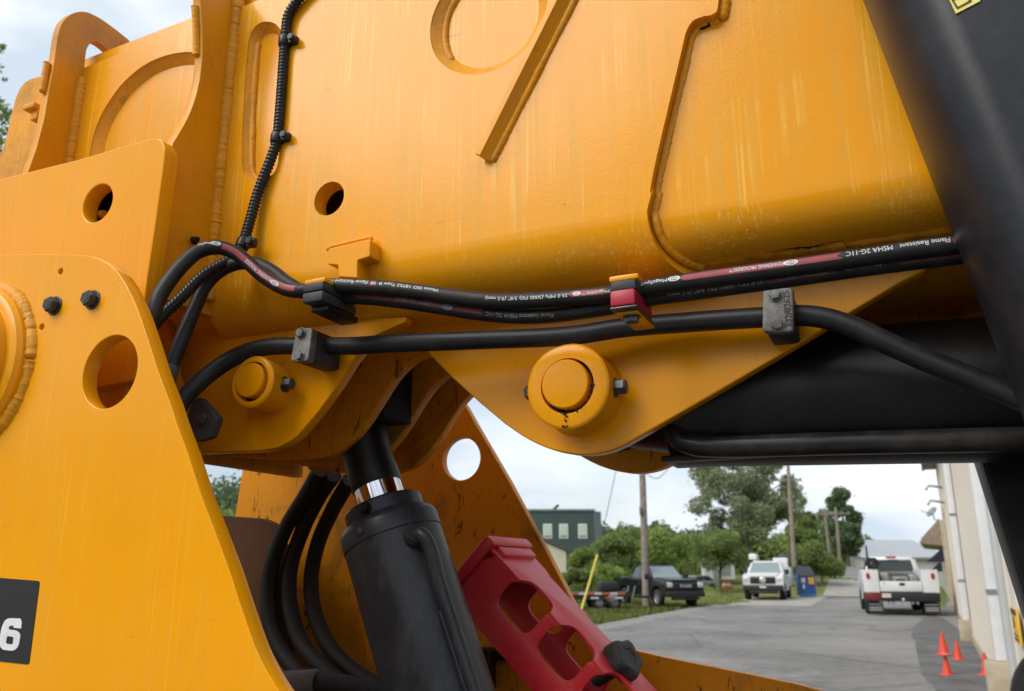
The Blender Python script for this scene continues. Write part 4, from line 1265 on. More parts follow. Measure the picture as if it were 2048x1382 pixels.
def tree(name, label, cat, base, H, R3, mat, seed, n, size, trunk=.25, zc=.58, nb=26, br=(.22, .38), group=None, bare=.25):
    o = empty(name, base, 0, label, cat, group)
    r = sum(R3[:2]) / 2
    bl = blobset(seed, nb, (0, 0, H * zc), (R3[0] * .78, R3[1] * .78, R3[2] * .82), r * br[0], r * br[1])
    link('crown', leaves(bl, n, size, seed), mat, o)
    mb = MB(); rr = random.Random(seed + 1)
    top = H * (zc + .2)
    mb.tube(catmull([(0, 0, -.3), (rr.uniform(-.1, .1), 0, H * .2), (rr.uniform(-.25, .25), rr.uniform(-.2, .2), H * .45), (rr.uniform(-.4, .4), 0, top)], 5), trunk, 8, rf=lambda t, i: trunk * (1.15 - .95 * t))
    for k in range(7):
        b = bl[k * len(bl) // 7]; z0 = H * rr.uniform(.22, .5)
        mb.tube(catmull([(0, 0, z0), (b[0] * .45, b[1] * .45, z0 + (b[2] - z0) * .6), (b[0], b[1], b[2])], 4), trunk * .35, 6, rf=lambda t, i: trunk * .38 * (1.1 - .9 * t))
    mb.build('trunk', M['bark'], o, 60)
    return o

def base_at(x, d): q = WP(x, 1142, d); return (q.x, d, hgt(q.x, d))
def zat(y, d, x=1500): return WP(x, y, d).z
def mwid(px, d): return px * d / 1749

tree('broad_tree', 'tall airy grey-green tree rising behind the white truck seen from the front', 'tree', base_at(1500, 72), 12.6, (5.3, 4.2, 6.0), M['leaf_grey'], 11, 48000, .105, .3, .52, 70, (.13, .26))
tree('round_tree', 'dark green tree with a pointed top beside the white warehouse', 'tree', base_at(1699, 88), 9.6, (2.3, 2.3, 4.3), M['leaf_dark'], 12, 22000, .12, .22, .54, 34, (.22, .40))
tree('round_tree', 'loose mid green tree between the two groups of utility poles', 'tree', base_at(1625, 98), 9.4, (3.2, 3, 4.0), M['leaf_mid'], 13, 18000, .13, .22, .55, 34)
tree('shrub', 'dense olive shrub beside the blue dumpster', 'shrub', base_at(1640, 68), 3.9, (2.1, 1.8, 1.75), M['leaf_mid'], 14, 14000, .08, .1, .5, 20, (.3, .5))
tree('shrub', 'low spreading tree drooping over the white sheds', 'tree', base_at(1440, 63), 4.4, (3.0, 1.6, 1.25), M['leaf_mid'], 15, 14000, .075, .1, .70, 22, (.25, .4))
for i, (x, d, top, w, m, lab) in enumerate(((1165, 50, 1085, 84, 'leaf_light', 'light green bush in front of the beige shed'), (1235, 51, 1056, 110, 'leaf_mid', 'mid green bush left of the leaning utility pole'),
                                            (1330, 54, 1042, 130, 'leaf_light', 'bright green bush right of the leaning utility pole, behind the black pickup'),
                                            (1150, 47, 1132, 66, 'leaf_mid', 'low bush behind the flat trailer'), (1212, 47.5, 1124, 84, 'leaf_light', 'low leafy bush between trailer and pole'),
                                            (1270, 58, 1040, 100, 'leaf_mid', 'taller bush close behind the leaning utility pole'))):
    b = base_at(x, d); H = zat(top, d) - b[2]; w_ = mwid(w, d) / 2
    tree('bush', lab, 'bush', b, H, (w_, w_ * .8, H * .48), M[m], 30 + i, 15000, .075, .07, .5, 20, (.3, .5), 'bushes along the grass bank')

def wood(name, label, x0, x1, d, top, jit, mat, seed, n, size=.45, below=1150, ddep=8):
    rr = random.Random(seed); bl = []
    k = max(6, int((x1 - x0) / 14))
    for i in range(k):
        x = x0 + (x1 - x0) * (i + rr.random()) / k
        dd = d + rr.uniform(-ddep, ddep)
        H = zat(top + rr.uniform(-jit, jit), dd)
        c = WP(x, 1142, dd); r = H * rr.uniform(.2, .32)
        bl += [(c.x, dd, H - r, r, r, r), (c.x + rr.uniform(-1, 1), dd, H * .5, r * 1.25, r * 1.2, H * .42), (c.x, dd, H * .22, r * 1.3, r * 1.3, H * .25)]
    o = link(name, leaves(bl, n, size, seed), mat)
    return tag(o, label, 'trees', kind='stuff')
wood('far_wood', 'far line of dark trees behind the bushes and the green building', 1190, 1420, 150, 1055, 14, M['leaf_dark'], 51, 26000, .4)
wood('far_wood', 'hazy far trees behind the broad tree', 1380, 1720, 170, 1075, 16, M['leaf_dark'], 52, 24000, .42)
wood('far_wood', 'far trees seen through the gap left of the lift cylinder', 370, 560, 120, 962, 26, M['leaf_dark'], 53, 26000, .3)
wood('near_wood', 'lighter bushes low in the gap left of the lift cylinder', 380, 540, 70, 1020, 12, M['leaf_mid'], 54, 14000, .16)
wood('far_wood', 'band of trees closing the view behind the trucks and the broad tree', 1380, 1735, 108, 1076, 16, M['leaf_mid'], 56, 34000, .26)
# row of trees behind the photographer, mirrored faintly in the paint
rr = random.Random(77); bl = []
for i in range(34):
    x = -75 + i * 4.4 + rr.uniform(-1, 1); y = -34 + rr.uniform(-4, 4); H = rr.uniform(6.5, 9.5)
    bl += [(x, y, H * .7, 2.6, 2.2, H * .3), (x, y, H * .3, 2.8, 2.4, H * .33)]
for i in range(16):
    y = -30 + i * 5; x = -40 + rr.uniform(-4, 4) - (6 if i > 8 else 0); H = rr.uniform(7, 11)
    bl += [(x, y, H * .7, 2.6, 2.8, H * .3), (x, y, H * .3, 2.8, 2.8, H * .33)]
tag(link('yard_wood', leaves(bl, 26000, .5, 78), M['leaf_mid']), 'row of trees along the near side of the yard', 'trees', kind='stuff')
# tree at the picture's left edge
q = WP(-70, 300, 17)
o = empty('edge_tree', (q.x, 17, 0), 0, 'leafy tree whose outer twigs enter at the left edge', 'tree')
bl = []
for (x, y, r) in ((-6, 225, .34), (-22, 262, .5), (-20, 300, .42), (-30, 210, .4), (-2, 95, .16), (-12, 132, .2), (-40, 110, .4), (-80, 160, .8), (-90, 260, .9), (-14, 330, .3), (-70, 350, .8)):
    c = WP(x, y, 17); bl.append((c.x - q.x, 0, c.z, r, r, r * .9))
link('crown', leaves(bl, 3600, .065, 91, .3), M['leaf_light'], o)
mb = MB()
mb.tube(catmull([(0, 0, -.3), (.1, 0, 3), (-.1, .1, 6.5), (0, 0, bl[7][2] + 1)], 5), .2, 8, rf=lambda t, i: .2 * (1.1 - .9 * t))
for b in bl: mb.tube(catmull([(0, 0, b[2] - 1.6), (b[0] * .5, 0, b[2] - .6), (b[0] + .1, b[1], b[2])], 4), .03, 5, rf=lambda t, i: .035 * (1.1 - .9 * t))
mb.build('trunk', M['bark'], o, 60)

# ---------------- grass blades on the verge
g = np.random.default_rng(5); nb_ = 9000
pts = []
while len(pts) < nb_:
    x, y = g.uniform(1110, 1480), g.uniform(1196, 1262)
    p = GP(x, y)
    # keep to the grass side of the lot's edge
    ex = np.interp(x, [q_[0] for q_ in ((1020, 1284), (1110, 1268), (1180, 1253), (1240, 1241), (1290, 1232), (1340, 1223), (1390, 1214), (1430, 1210), (1480, 1207))], [1284, 1268, 1253, 1241, 1232, 1223, 1214, 1210, 1207])
    if y < ex + g.normal() * 1.2: pts.append((p.x, p.y, hgt(p.x, p.y)))
P_ = np.array(pts); hh_ = .05 + .10 * g.random(nb_); an = g.uniform(0, 6.28, nb_); wd_ = .012 + .02 * g.random(nb_)
dx = np.stack([np.cos(an) * wd_, np.sin(an) * wd_, np.zeros(nb_)], 1)
tipv = P_ + np.stack([g.normal(size=nb_) * .03, g.normal(size=nb_) * .03, hh_], 1)
v = np.stack([P_ - dx, P_ + dx, tipv], 1).reshape(-1, 3)
me = mesh(v.tolist(), [(3 * i, 3 * i + 1, 3 * i + 2) for i in range(nb_)])
tag(link('grass', me, leafmat('grass_blades', (.10, .15, .03), (.26, .28, .08))), 'short grass on the verge below the pole', 'grass', kind='stuff')

# ---------------- utility poles
M['pole'] = simple('weathered_pole', (.27, .23, .19), .9, 0, .4, 5, .4)
M['metal'] = simple('grey_metal', (.3, .31, .32), .5, .6, .2, 8)
M['wire'] = simple('dark_wire', (.06, .06, .065), .6)
def pole(label, x0, y0, x1, y1, d, r, arm=None, stain=False):
    b = WP(x0, y0, d); t_ = WP(x1, y1, d)
    o = empty('utility_pole', (b.x, d, b.z), 0, label, 'utility pole')
    tt = t_ - b
    MB().tube([(0, 0, -.3), tt * .5, tt], r, 12, rf=lambda t, i: r * (1.1 - .35 * t)).build('pole', M['pole'], o, 60)
    if arm:
        z, hw = arm
        MB().box(-hw, hw, -.07, .07, z - .07, z + .07, Matrix.Translation((tt.x * z / tt.z, 0, 0))).build('crossarm', M['pole'], o)
        for k in (-.9, -.45, .45, .9):
            MB().lathe([(0, .03), (.05, .05), (.1, .05), (.14, .02)], (tt.x * z / tt.z + k * hw, 0, z + .07), (0, 0, 1), 8).build('insulator', M['metal'], o, 40)
    return o, b, t_
pn, pbse, ptop = pole('thick weathered utility pole standing beside the black pickup', 1293, 1212, 1277, 700, 42.5, .17)
MB().bbox(-.19, -.13, -.3, -.1, 4.3, 4.7, .01).build('pole_tag', M['metal'], pn, 30)
MB().lathe([(0, .19), (.05, .19)], (0, 0, 2.0), (0, 0, 1), 14).build('pole_band', M['metal'], pn)
pole('utility pole with a crossarm rising against the broad tree', 1588, 1125, 1576, 930, 64, .16, (zat(960, 64) - zat(1125, 64), .95))
pole('leaning utility pole left of the pair in front of the dark tree', 1660, 1110, 1648, 1018, 80, .15, (zat(1028, 80) - zat(1110, 80), 1.3))
pole('utility pole right of the pair in front of the dark tree', 1682, 1148, 1671, 1015, 79, .16, (zat(1027, 79) - zat(1148, 79), 1.3))
# guy wire with yellow guard
ga, gb, gc_ = WP(1163, 1220, 36), WP(1195, 1110, 36.8), WP(1272, 760, 41)
o = empty('guy_wire', ga, 0, 'slanting guy wire with a yellow plastic guard', 'wire')
MB().tube([Vector((0, 0, 0)), gb - ga], .055, 10).build('guard', simple('yellow_guard', (.62, .52, .07), .5, 0, .15, 3), o, 60)
MB().tube([gb - ga, gc_ - ga], .016, 6).build('cable', M['wire'], o, 60)
sgn = [WP(1293, 948, 42.4), WP(1310, 957, 43), WP(1325, 950, 44), WP(1345, 925, 46)]
tag(MB().tube(catmull(sgn, 6), .02, 6).build('service_wire', M['wire'], None, 60), 'thin drooping wire running right from the thick pole', 'wire')

# ---------------- far buildings
M['green_clad'] = simple('dark_green_cladding', (.045, .075, .068), .6, 0, .15, 1)
M['green_side'] = simple('grey_green_cladding', (.17, .21, .21), .6, 0, .15, 1)
M['cream'] = simple('cream_wall', (.58, .54, .42), .8, 0, .12, 2)
M['frame'] = simple('white_frame', (.74, .74, .71), .5, 0, .08, 4)
M['offwhite'] = simple('white_sheet_wall', (.52, .54, .54), .6, 0, .1, 1)
t = NT('window_glass'); t.set(Base__Color=(.25, .30, .28), Roughness=.08, Specular__IOR__Level=.8); M['glass'] = t.m
t = NT('pale_blind_glass'); t.set(Base__Color=(.50, .56, .47), Roughness=.2, Specular__IOR__Level=.6); M['blind'] = t.m
d = 82
a, b = WP(1030, 1150, d), WP(1191, 1150, d)
top = zat(1022, d)
o = empty('green_building', ((a.x + b.x) / 2, d, 0), 0, 'dark green two storey building with three pale windows', 'building')
hw = (b.x - a.x) / 2
MB().box(-hw, hw, 0, 8, -.3, top).build('front_wall', M['green_clad'], o)
MB().add([(hw + .004, 0, 0), (hw + .8, 1.2, 0), (hw + .8, 1.2, top), (hw + .004, 0, top)], [(0, 1, 2, 3)]).build('side_wall', M['green_side'], o)
MB().box(-hw - .1, hw + .1, -.12, 8.1, top, top + .18).build('parapet', M['green_side'], o)
for px in (1095, 1127, 1165):
    w0 = WP(px, 1050, d); w1 = WP(px, 1077, d); cx_ = w0.x - o.location.x
    f = MB().box(cx_ - .42, cx_ + .42, -.07, .05, w1.z, w0.z + .1).build('window', M['frame'], o)
    MB().box(cx_ - .34, cx_ + .34, -.09, -.06, w1.z + .38, w0.z + .02).build('pane', M['blind'], f)
    MB().box(cx_ - .34, cx_ + .34, -.09, -.06, w1.z + .08, w1.z + .32).build('pane', M['glass'], f)
q = WP(1112, 1020, d)
MB().tube([(q.x - o.location.x - .4, 1, top), (q.x - o.location.x + .3, 1, top + .65)], .13, 8).build('vent', M['wire'], o)
d = 62
a, b = WP(1075, 1168, d), WP(1133, 1168, d)
o = empty('beige_shed', (b.x, d, hgt(b.x, d)), 0, 'small cream shed with a dark sloping roof edge', 'shed')
zl, zr = zat(1078, d) - o.location.z, zat(1102, d) - o.location.z
W_ = 3.6
MB().add([(-W_, 0, -.5), (0, 0, -.5), (0, 0, zr), (-W_, 0, zl + .7), (-W_, 5, -.5), (0, 5, -.5), (0, 5, zr), (-W_, 5, zl + .7)], [(0, 1, 2, 3), (1, 5, 6, 2), (4, 7, 6, 5), (0, 3, 7, 4)]).build('wall', M['cream'], o)
MB().add([(-W_, -.2, zl + .72), (.25, -.2, zr - .04), (.25, 5.2, zr - .04), (-W_, 5.2, zl + .72), (-W_, -.2, zl + .95), (.25, -.2, zr + .15), (.25, 5.2, zr + .15), (-W_, 5.2, zl + .95)], [(0, 1, 5, 4), (1, 2, 6, 5), (2, 3, 7, 6), (4, 5, 6, 7), (0, 3, 2, 1)]).build('roof', simple('dark_shed_roof', (.09, .08, .08), .8), o)

def gable(name, label, x0, x1, ybase, ytop, d, roofh, wm, rm, depth=5, cat='shed'):
    a, b = WP(x0, ybase, d), WP(x1, ybase, d); H = zat(ytop, d) - a.z; w = b.x - a.x
    o = empty(name, ((a.x + b.x) / 2, d, a.z), 0, label, cat); h = w / 2; e = H * (1 - roofh)
    MB().add([(-h, 0, -.3), (h, 0, -.3), (h, 0, e), (0, 0, H), (-h, 0, e), (-h, depth, -.3), (h, depth, -.3), (h, depth, e), (0, depth, H), (-h, depth, e)],
             [(0, 1, 2, 3, 4), (5, 9, 8, 7, 6), (0, 4, 9, 5), (1, 6, 7, 2)]).build('wall', wm, o)
    v_ = []
    for y in (-.15, depth + .15): v_ += [(-h - .15, y, e - .05), (0, y, H + .05), (h + .15, y, e - .05), (h + .15, y, e + .07), (0, y, H + .17), (-h - .15, y, e + .07)]
    MB().add(v_, [(0, 1, 7, 6), (1, 2, 8, 7), (2, 3, 9, 8), (3, 4, 10, 9), (4, 5, 11, 10), (5, 0, 6, 11), (0, 5, 4, 1), (1, 4, 3, 2), (6, 7, 10, 11), (7, 8, 9, 10)]).build('roof', rm, o)
    return o, w, H
M['roofgrey'] = simple('grey_roof', (.28, .27, .26), .8)
M['redwall'] = simple('red_brown_wall', (.30, .085, .06), .8, 0, .2, 1)
o, w, H = gable('red_house', 'far red-brown house with a grey roof above the bushes', 1362, 1402, 1135, 1086, 118, .35, M['redwall'], M['roofgrey'], 7, 'house')
MB().box(-.25, .25, 1, 1.5, H * .8, H + .9).build('chimney', M['roofgrey'], o)
o, w, H = gable('white_booth', 'narrow white booth with one dark window', 1410, 1425, 1150, 1122, 67, .12, M['offwhite'], M['frame'], 1.2, 'booth')
MB().box(-w * .22, w * .22, -.04, .02, H * .45, H * .75).build('window', M['glass'], o)
o, w, H = gable('white_shed', 'white shed with an arched door and an orange crate before it', 1430, 1470, 1150, 1114, 68, .38, M['offwhite'], M['offwhite'], 3)
dr_ = [(-.32, 0), (.32, 0), (.32, .8), (.25, 1.02, .1), (0, 1.12, .1), (-.25, 1.02, .1), (-.32, .8)]
me = flat_solid([fillet(dr_)], .05); remap(me, lambda c: Vector((c.x + .1, -.02 - c.z, c.y))); dob = link('door', me, M['roofgrey'], o)
MB().box(-.1, .02, -.06, -.04, .35, .95).box(.16, .28, -.06, -.04, .35, .95).build('pane', M['glass'], dob)
q = WP(1452, 1147, 66)
cr = empty('orange_crate', (q.x, 66, hgt(q.x, 66)), 0, 'small orange and white crate in front of the white shed', 'crate')
M['orange'] = simple('orange_plastic', (.62, .16, .02), .5, 0, .2, 6)
MB().bbox(-.35, .35, -.2, .2, 0, .22, .02).build('lower_tray', M['orange'], cr, 30)
MB().bbox(-.3, .3, -.2, .2, .225, .36, .02).build('upper_tray', M['frame'], cr, 30)
MB().bbox(-.24, .24, -.2, .2, .365, .48, .02).build('lid', M['orange'], cr, 30)

# white warehouse
d = 96
a, b = WP(1731, 1140, d), WP(1905, 1140, d); ev = zat(1116, d); tp = zat(1083, d)
o = empty('warehouse', ((a.x + b.x) / 2, d, 0), 0, 'long low white sheet metal warehouse closing the yard', 'warehouse')
hw = (b.x - a.x) / 2
mb = MB(); nn = 40; vs = []; fs = []
for k in range(nn * 2 + 1):
    x = -hw + 2 * hw * k / (nn * 2); vs += [(x, -.05 * (k % 2), -.3), (x, -.05 * (k % 2), ev)]
fs = [(2 * k, 2 * k + 2, 2 * k + 3, 2 * k + 1) for k in range(nn * 2)]
mb.add(vs, fs).add([(-hw, 0, -.3), (-hw, 12, -.3), (-hw, 12, ev + 2), (-hw, 0, ev)], [(0, 1, 2, 3)]).build('wall', M['offwhite'], o)
MB().add([(-hw - .3, -.35, ev - .1), (hw, -.35, ev - .1), (hw, 9, tp + .35), (-hw - .3, 9, tp + .35), (-hw - .3, -.35, ev + .05), (hw, -.35, ev + .05), (hw, 9, tp + .5), (-hw - .3, 9, tp + .5)], [(0, 1, 5, 4), (4, 5, 6, 7), (0, 4, 7, 3), (0, 3, 2, 1)]).build('roof', simple('pale_metal_roof', (.40, .42, .43), .45, .1, .1, 1), o)
MB().box(-hw - .3, hw, -.45, -.36, ev - .16, ev + .06).build('gutter', M['metal'], o)
# board fence left of the warehouse
d = 84
a, b = WP(1676, 1150, d), WP(1733, 1150, d)
o = empty('board_fence', (a.x, d, hgt(a.x, d)), 0, 'pale grey board fence beside the warehouse', 'fence')
fz0, fz1 = -.3, zat(1134, d) - o.location.z
nbd = 18; wb_ = (b.x - a.x) / nbd
bm_ = None
for k in range(nbd):
    if bm_ is None:
        ob = MB().box(0, wb_ * .93, 0, .03, fz0, fz1).build('board', simple('grey_boards', (.42, .43, .44), .85, 0, .2, 2), o); bm_ = ob.data
    else: ob = link('board', bm_, None, o)
    ob.location = (k * wb_, (k % 2) * .012, (k * 37 % 5) * .012)
MB().box(0, b.x - a.x, .05, .1, fz1 - .4, fz1 - .3).build('rail', M['pole'], o)

# ---------------- beige building on the right
B0 = GP(2004, 1378); B1 = GP(1940, 1268)
bd = (Vector((B1.x, B1.y, 0)) - Vector((B0.x, B0.y, 0))).normalized()
brz = math.atan2(bd.y, bd.x)
M['beige'] = simple('beige_metal_siding', (.60, .555, .48), .6, 0, .08, .8)
M['beige2'] = simple('tan_masonry', (.45, .38, .27), .85, 0, .25, 5, .4)
M['whitepipe'] = simple('white_downpipe', (.76, .76, .77), .4, 0, .08, 5)
M['navy'] = simple('navy_awning', (.012, .014, .03), .8, 0, .2, 4)
bl_o = empty('beige_building', (B0.x, B0.y, 0), brz, 'long beige metal building running along the right side of the yard', 'building')
Rz = Matrix.Rotation(-brz, 3, 'Z')
bnrm = Vector((-bd.y, bd.x, 0))          # towards the yard (local +y)
def BW(x, y, off=0.0):                   # local (t, z) on the wall plane moved out by off
    dd = ray(x, y); d3 = Vector([float(q) for q in dd]); o3 = Vector((0, 0, CAMH))
    p0 = Vector((B0.x, B0.y, 0)) + bnrm * off
    t_ = (p0 - o3).dot(bnrm) / d3.dot(bnrm); p = o3 + d3 * t_ - Vector((B0.x, B0.y, 0))
    q = Rz @ p; return q.x, q.z
tend = BW(1908, 1214)[0]
HT = 6.6
print('building far end', tend, BW(1884, 960), BW(1850, 1090, .9))
pn_w = .92
k = 0; t0_ = -7.0
pan = None
while t0_ + pn_w * k < tend - .1:
    tt_ = t0_ + pn_w * k
    if pan is None:
        mb = MB()
        xs_ = [0, .03, .05, .10, .12, .28, .30, .33, .35, .58, .60, .63, .65, .85, .87, .90, .915]; ys_ = [0, 0, .028, .028, 0, 0, .012, .012, 0, 0, .012, .012, 0, 0, 0, 0, 0]
        vs = []
        for x_, y_ in zip(xs_, ys_): vs += [(x_, y_, .18), (x_, y_, HT)]
        mb.add(vs, [(2 * i, 2 * i + 2, 2 * i + 3, 2 * i + 1) for i in range(len(xs_) - 1)])
        ob = mb.build('wall_panel', M['beige'], bl_o, fix=False); pan = ob.data
    else: ob = link('wall_panel', pan, None, bl_o)
    ob.location = (tt_, 0, 0); k += 1
MB().box(t0_, tend, -8, -.01, 0, HT - .02).build('core', M['beige'], bl_o)
MB().box(t0_, tend, -.008, .06, 0, .178).build('base_kerb', M['beige2'], bl_o)
MB().box(t0_, tend + .1, -.02, .55, HT, HT + .3).box(t0_, tend + .1, .55, .66, HT - .05, HT + .3).build('eave', simple('brown_fascia', (.22, .16, .11), .7), bl_o)
def downpipe(xa, ya, xb, yb, label, blk=True):
    t1, z1 = BW(xb, yb, .12); t2, z2 = BW(xa, ya, .12); tm = (t1 + t2) / 2
    p = MB().bbox(t1 - .08, t1 + .08, .03, .18, max(z1, .2), HT - .05, .02).build('downpipe', M['whitepipe'], bl_o, 30)
    for zz in (1.4, 3.0, 4.6): MB().box(t1 - .1, t1 + .1, .028, .184, zz, zz + .05).build('pipe_strap', M['metal'], p)
    if blk: MB().bbox(t1 - .22, t1 + .2, .0, .30, 0, max(z1, .2), .03).build('pipe_base', M['beige2'], bl_o, 30)
    return t1
ta_ = downpipe(1893, 930, 1932, 1240, '')
tb2 = downpipe(1965, 980, 2004, 1322, '')
# pale pilaster right of the nearer pipe, and posts further along
t1, _ = BW(2017, 1330); t2, _ = BW(2036, 1330)
MB().bbox(t2, t1, .004, .075, 0, HT - .1, .02).build('pilaster', M['offwhite'], bl_o, 30)
for x_ in (1916, 1908):
    t1, _ = BW(x_, 1225); MB().bbox(t1 - .12, t1 + .12, 0, .12, 0, 4.2, .02).build('post', M['beige2'], bl_o, 30)
# canopy with brown soffit, awnings, small fittings
def TD(dist): return (dist - B0.y) / bd.y
tl0, tl1 = tend + .02, TD(95)
MB().box(tl0, tl1, -8, 0, 0, 4.3).build('lower_wing', M['beige'], bl_o)
tc_ = TD(53)
MB().add([(tc_, .01, 3.15), (tc_, 1.15, 3.3), (tc_, 1.15, 3.6), (tc_, .01, 4.8), (tc_ + 14, .01, 3.15), (tc_ + 14, 1.15, 3.3), (tc_ + 14, 1.15, 3.6), (tc_ + 14, .01, 4.8)],
         [(0, 1, 2, 3), (4, 7, 6, 5), (0, 4, 5, 1), (1, 5, 6, 2), (2, 6, 7, 3)]).build('canopy', simple('brown_soffit', (.26, .20, .14), .7, 0, .3, 3), bl_o)
MB().box(tc_ - .05, tc_ + 14, 1.16, 1.28, 3.42, 3.62).build('canopy_gutter', M['whitepipe'], bl_o)
for dist, z1, z2, out_ in ((46.5, 2.15, 2.95, .95), (72, 1.6, 2.5, 1.0)):
    t1 = TD(dist)
    MB().add([(t1, .01, z1), (t1, out_, z1), (t1, .01, z2), (t1 + 2.6, .01, z1), (t1 + 2.6, out_, z1), (t1 + 2.6, .01, z2)], [(0, 1, 2), (3, 5, 4), (1, 4, 5, 2), (0, 3, 4, 1)]).build('awning', M['navy'], bl_o)
for (x_, y_) in ((1886, 975), (1890, 1005)):
    t1, z1 = BW(x_, y_); MB().tube([(t1, 0, z1), (t1, .5, z1 + .1), (t1, .62, z1 - .08)], .05, 8).build('wall_lamp', M['metal'], bl_o, 40)
# satellite dish on its mast
t1, z1 = TD(51), 4.75
pw = bl_o.matrix_basis
Mb = Matrix.Translation((B0.x, B0.y, 0)) @ Matrix.Rotation(brz, 4, 'Z')
dp = Mb @ Vector((t1, .3, z1 - .25))
o = empty('satellite_dish', dp, brz, 'small satellite dish mounted above the canopy', 'dish')
MB().tube([(0, -.3, 0), (0, 0, .1), (0, .05, .45)], .035, 8).build('mast', M['metal'], o, 40)
MB().lathe([(0, .02), (.03, .2), (.09, .36), (.10, .36), (.04, .2), (.015, .02)], (0, .05, .5), Vector((-.5, .6, .62)), 24).build('reflector', M['metal'], o, 40)
MB().tube([(0, .05, .42), (-.35, .62, .58), (-.37, .66, .66)], .025, 6).build('feed_arm', M['metal'], o, 40)
# yellow clearance sign on the wall
t1, z1 = BW(2034, 1213); t2, z2 = BW(2034, 1275)
sw_ = .62; sh = z1 - z2
o = empty('wall_sign', Mb @ Vector((t1, .04, z2)), brz, 'yellow and black warning sign on the beige wall at the right edge', 'sign')
MB().bbox(-sw_, 0, .0, .02, 0, sh, .005).build('sign_plate', simple('sign_yellow', (.78, .46, .03), .5, 0, .1, 6), o, 30)
hd = MB().box(-sw_ + .012, -.012, .0205, .024, sh * .80, sh - .012).build('header', M['decal'], o)
def wall_text(s, size, x, z, mat, parent, bold=.004):
    me = text_mesh(s, size, 0, bold, 'LEFT'); remap(me, lambda c: Vector((x - c.x, .0265, z + c.y))); return link('lettering', me, mat, parent)
wall_text('SL', sh * .17, -.05, sh * .89, simple('sign_yellow_print', (.78, .46, .03), .5), hd, .003)
for k, (zz, hh_, n_) in enumerate(((.24, .05, 9), (.12, .07, 5))):       # two lines too small to read
    mb = MB(); rr = random.Random(k)
    for q in range(n_):
        x_ = -.06 - q * (sw_ - .12) / n_
        mb.box(x_ - (sw_ - .12) / n_ * rr.uniform(.5, .8), x_, .0205, .0225, sh * (zz - hh_ / 2), sh * (zz + hh_ / 2))
    tag(mb.build('small_print', M['decal'], o), kind='stuff')
pic = [(.10, .42), (.13, .52), (.18, .60), (.10, .62), (.14, .68), (.12, .75), (.06, .75), (.05, .69), (.01, .66), (.05, .56), (.0, .42), (.04, .42), (.08, .52)]
me = flat_solid([[(-.14 - x_ * 1.1, z_ * sh) for x_, z_ in pic]], .002); remap(me, lambda c: Vector((c.x, .0225 - c.z, c.y))); link('pictogram', me, M['decal'], o)
# grass tuft beside the building
gp_ = [GP(1862, 1213), GP(1892, 1213), GP(1893, 1196), GP(1868, 1190)]
sheet('grass_patch', [(p.x, p.y) for p in gp_], .02, M['grass'])

# ---------------- traffic cones
t = NT('cone_orange'); v = t.coord(); t.set(Base__Color=t.mix(t.ramp(t.noise(9, 5, .6, v), .35, .8), (.75, .055, .018), (.55, .075, .04)), Roughness=.5); M['cone'] = t.m
def cone(label, x, y, hpx, z0=0.0, dark=False, group='traffic cones by the wall'):
    p = GP(x, y, z0); d_ = p.y; H = hpx * math.hypot(p.x, p.y) / 1749 * .93
    o = empty('traffic_cone', p, .3, label, 'traffic cone', group)
    b = H * .30
    MB().bbox(-b, b, -b, b, 0, H * .05, H * .015).build('base', M['cone'], o, 30)
    MB().lathe([(H * .05, b * .80), (H * .10, b * .74), (H * .92, b * .21), (H * .98, b * .18), (H, b * .10)], (0, 0, 0), (0, 0, 1), 28).build('cone_body', M['cone'], o, 40)
    return o, H
c1, H1 = cone('orange cone standing in front, under another cone', 1895, 1351, 38)
M['worncollar'] = simple('worn_white_collar', (.55, .45, .42), .6, 0, .3, 20)
cH = .62 * H1
cc1, _ = cone('orange cone stacked on top of the front cone', 1893, 1351, 41)
cc1.location = c1.location + Vector((-.01, 0, H1 * .95))
MB().lathe([(0, .09), (.05, .09)], (0, 0, H1 * .9), (0, 0, 1), 24).build('collar', M['worncollar'], c1, 30)
cone('orange cone just behind the stacked pair', 1917, 1320, 35)
cone('orange cone standing alone close to the wall', 1974, 1352, 41)

# ---------------- vehicles
M['blackcar'] = simple('black_car_paint', (.010, .011, .014), .14, 0, .1, 2, 0, .5)
M['whitecar'] = simple('white_truck_paint', (.70, .71, .71), .25, 0, .05, 2)
M['trim'] = simple('black_trim', (.018, .018, .02), .5, 0, .2, 10)
M['tyre'] = simple('tyre_rubber', (.02, .02, .02), .8, 0, .3, 12)
M['rim'] = simple('alloy_rim', (.42, .43, .45), .3, .8, .1, 5)
t = NT('car_glass'); t.set(Base__Color=(.04, .055, .055), Roughness=.06, Specular__IOR__Level=.9); M['cglass'] = t.m
t = NT('pale_car_glass'); t.set(Base__Color=(.22, .28, .28), Roughness=.08, Specular__IOR__Level=.9); M['cglass_pale'] = t.m
M['lamp'] = simple('headlight_lens', (.62, .64, .66), .12, .2, .1, 20)
M['redlamp'] = simple('red_lens', (.36, .02, .02), .25, 0, .2, 10)
M['chromeish'] = simple('bright_emblem', (.62, .63, .65), .25, .7, .1, 10)
M['plate'] = simple('licence_plate', (.62, .60, .52), .5, 0, .3, 30)
M['maroon'] = simple('maroon_panel', (.16, .02, .02), .4, 0, .15, 6)
_wheel = {}
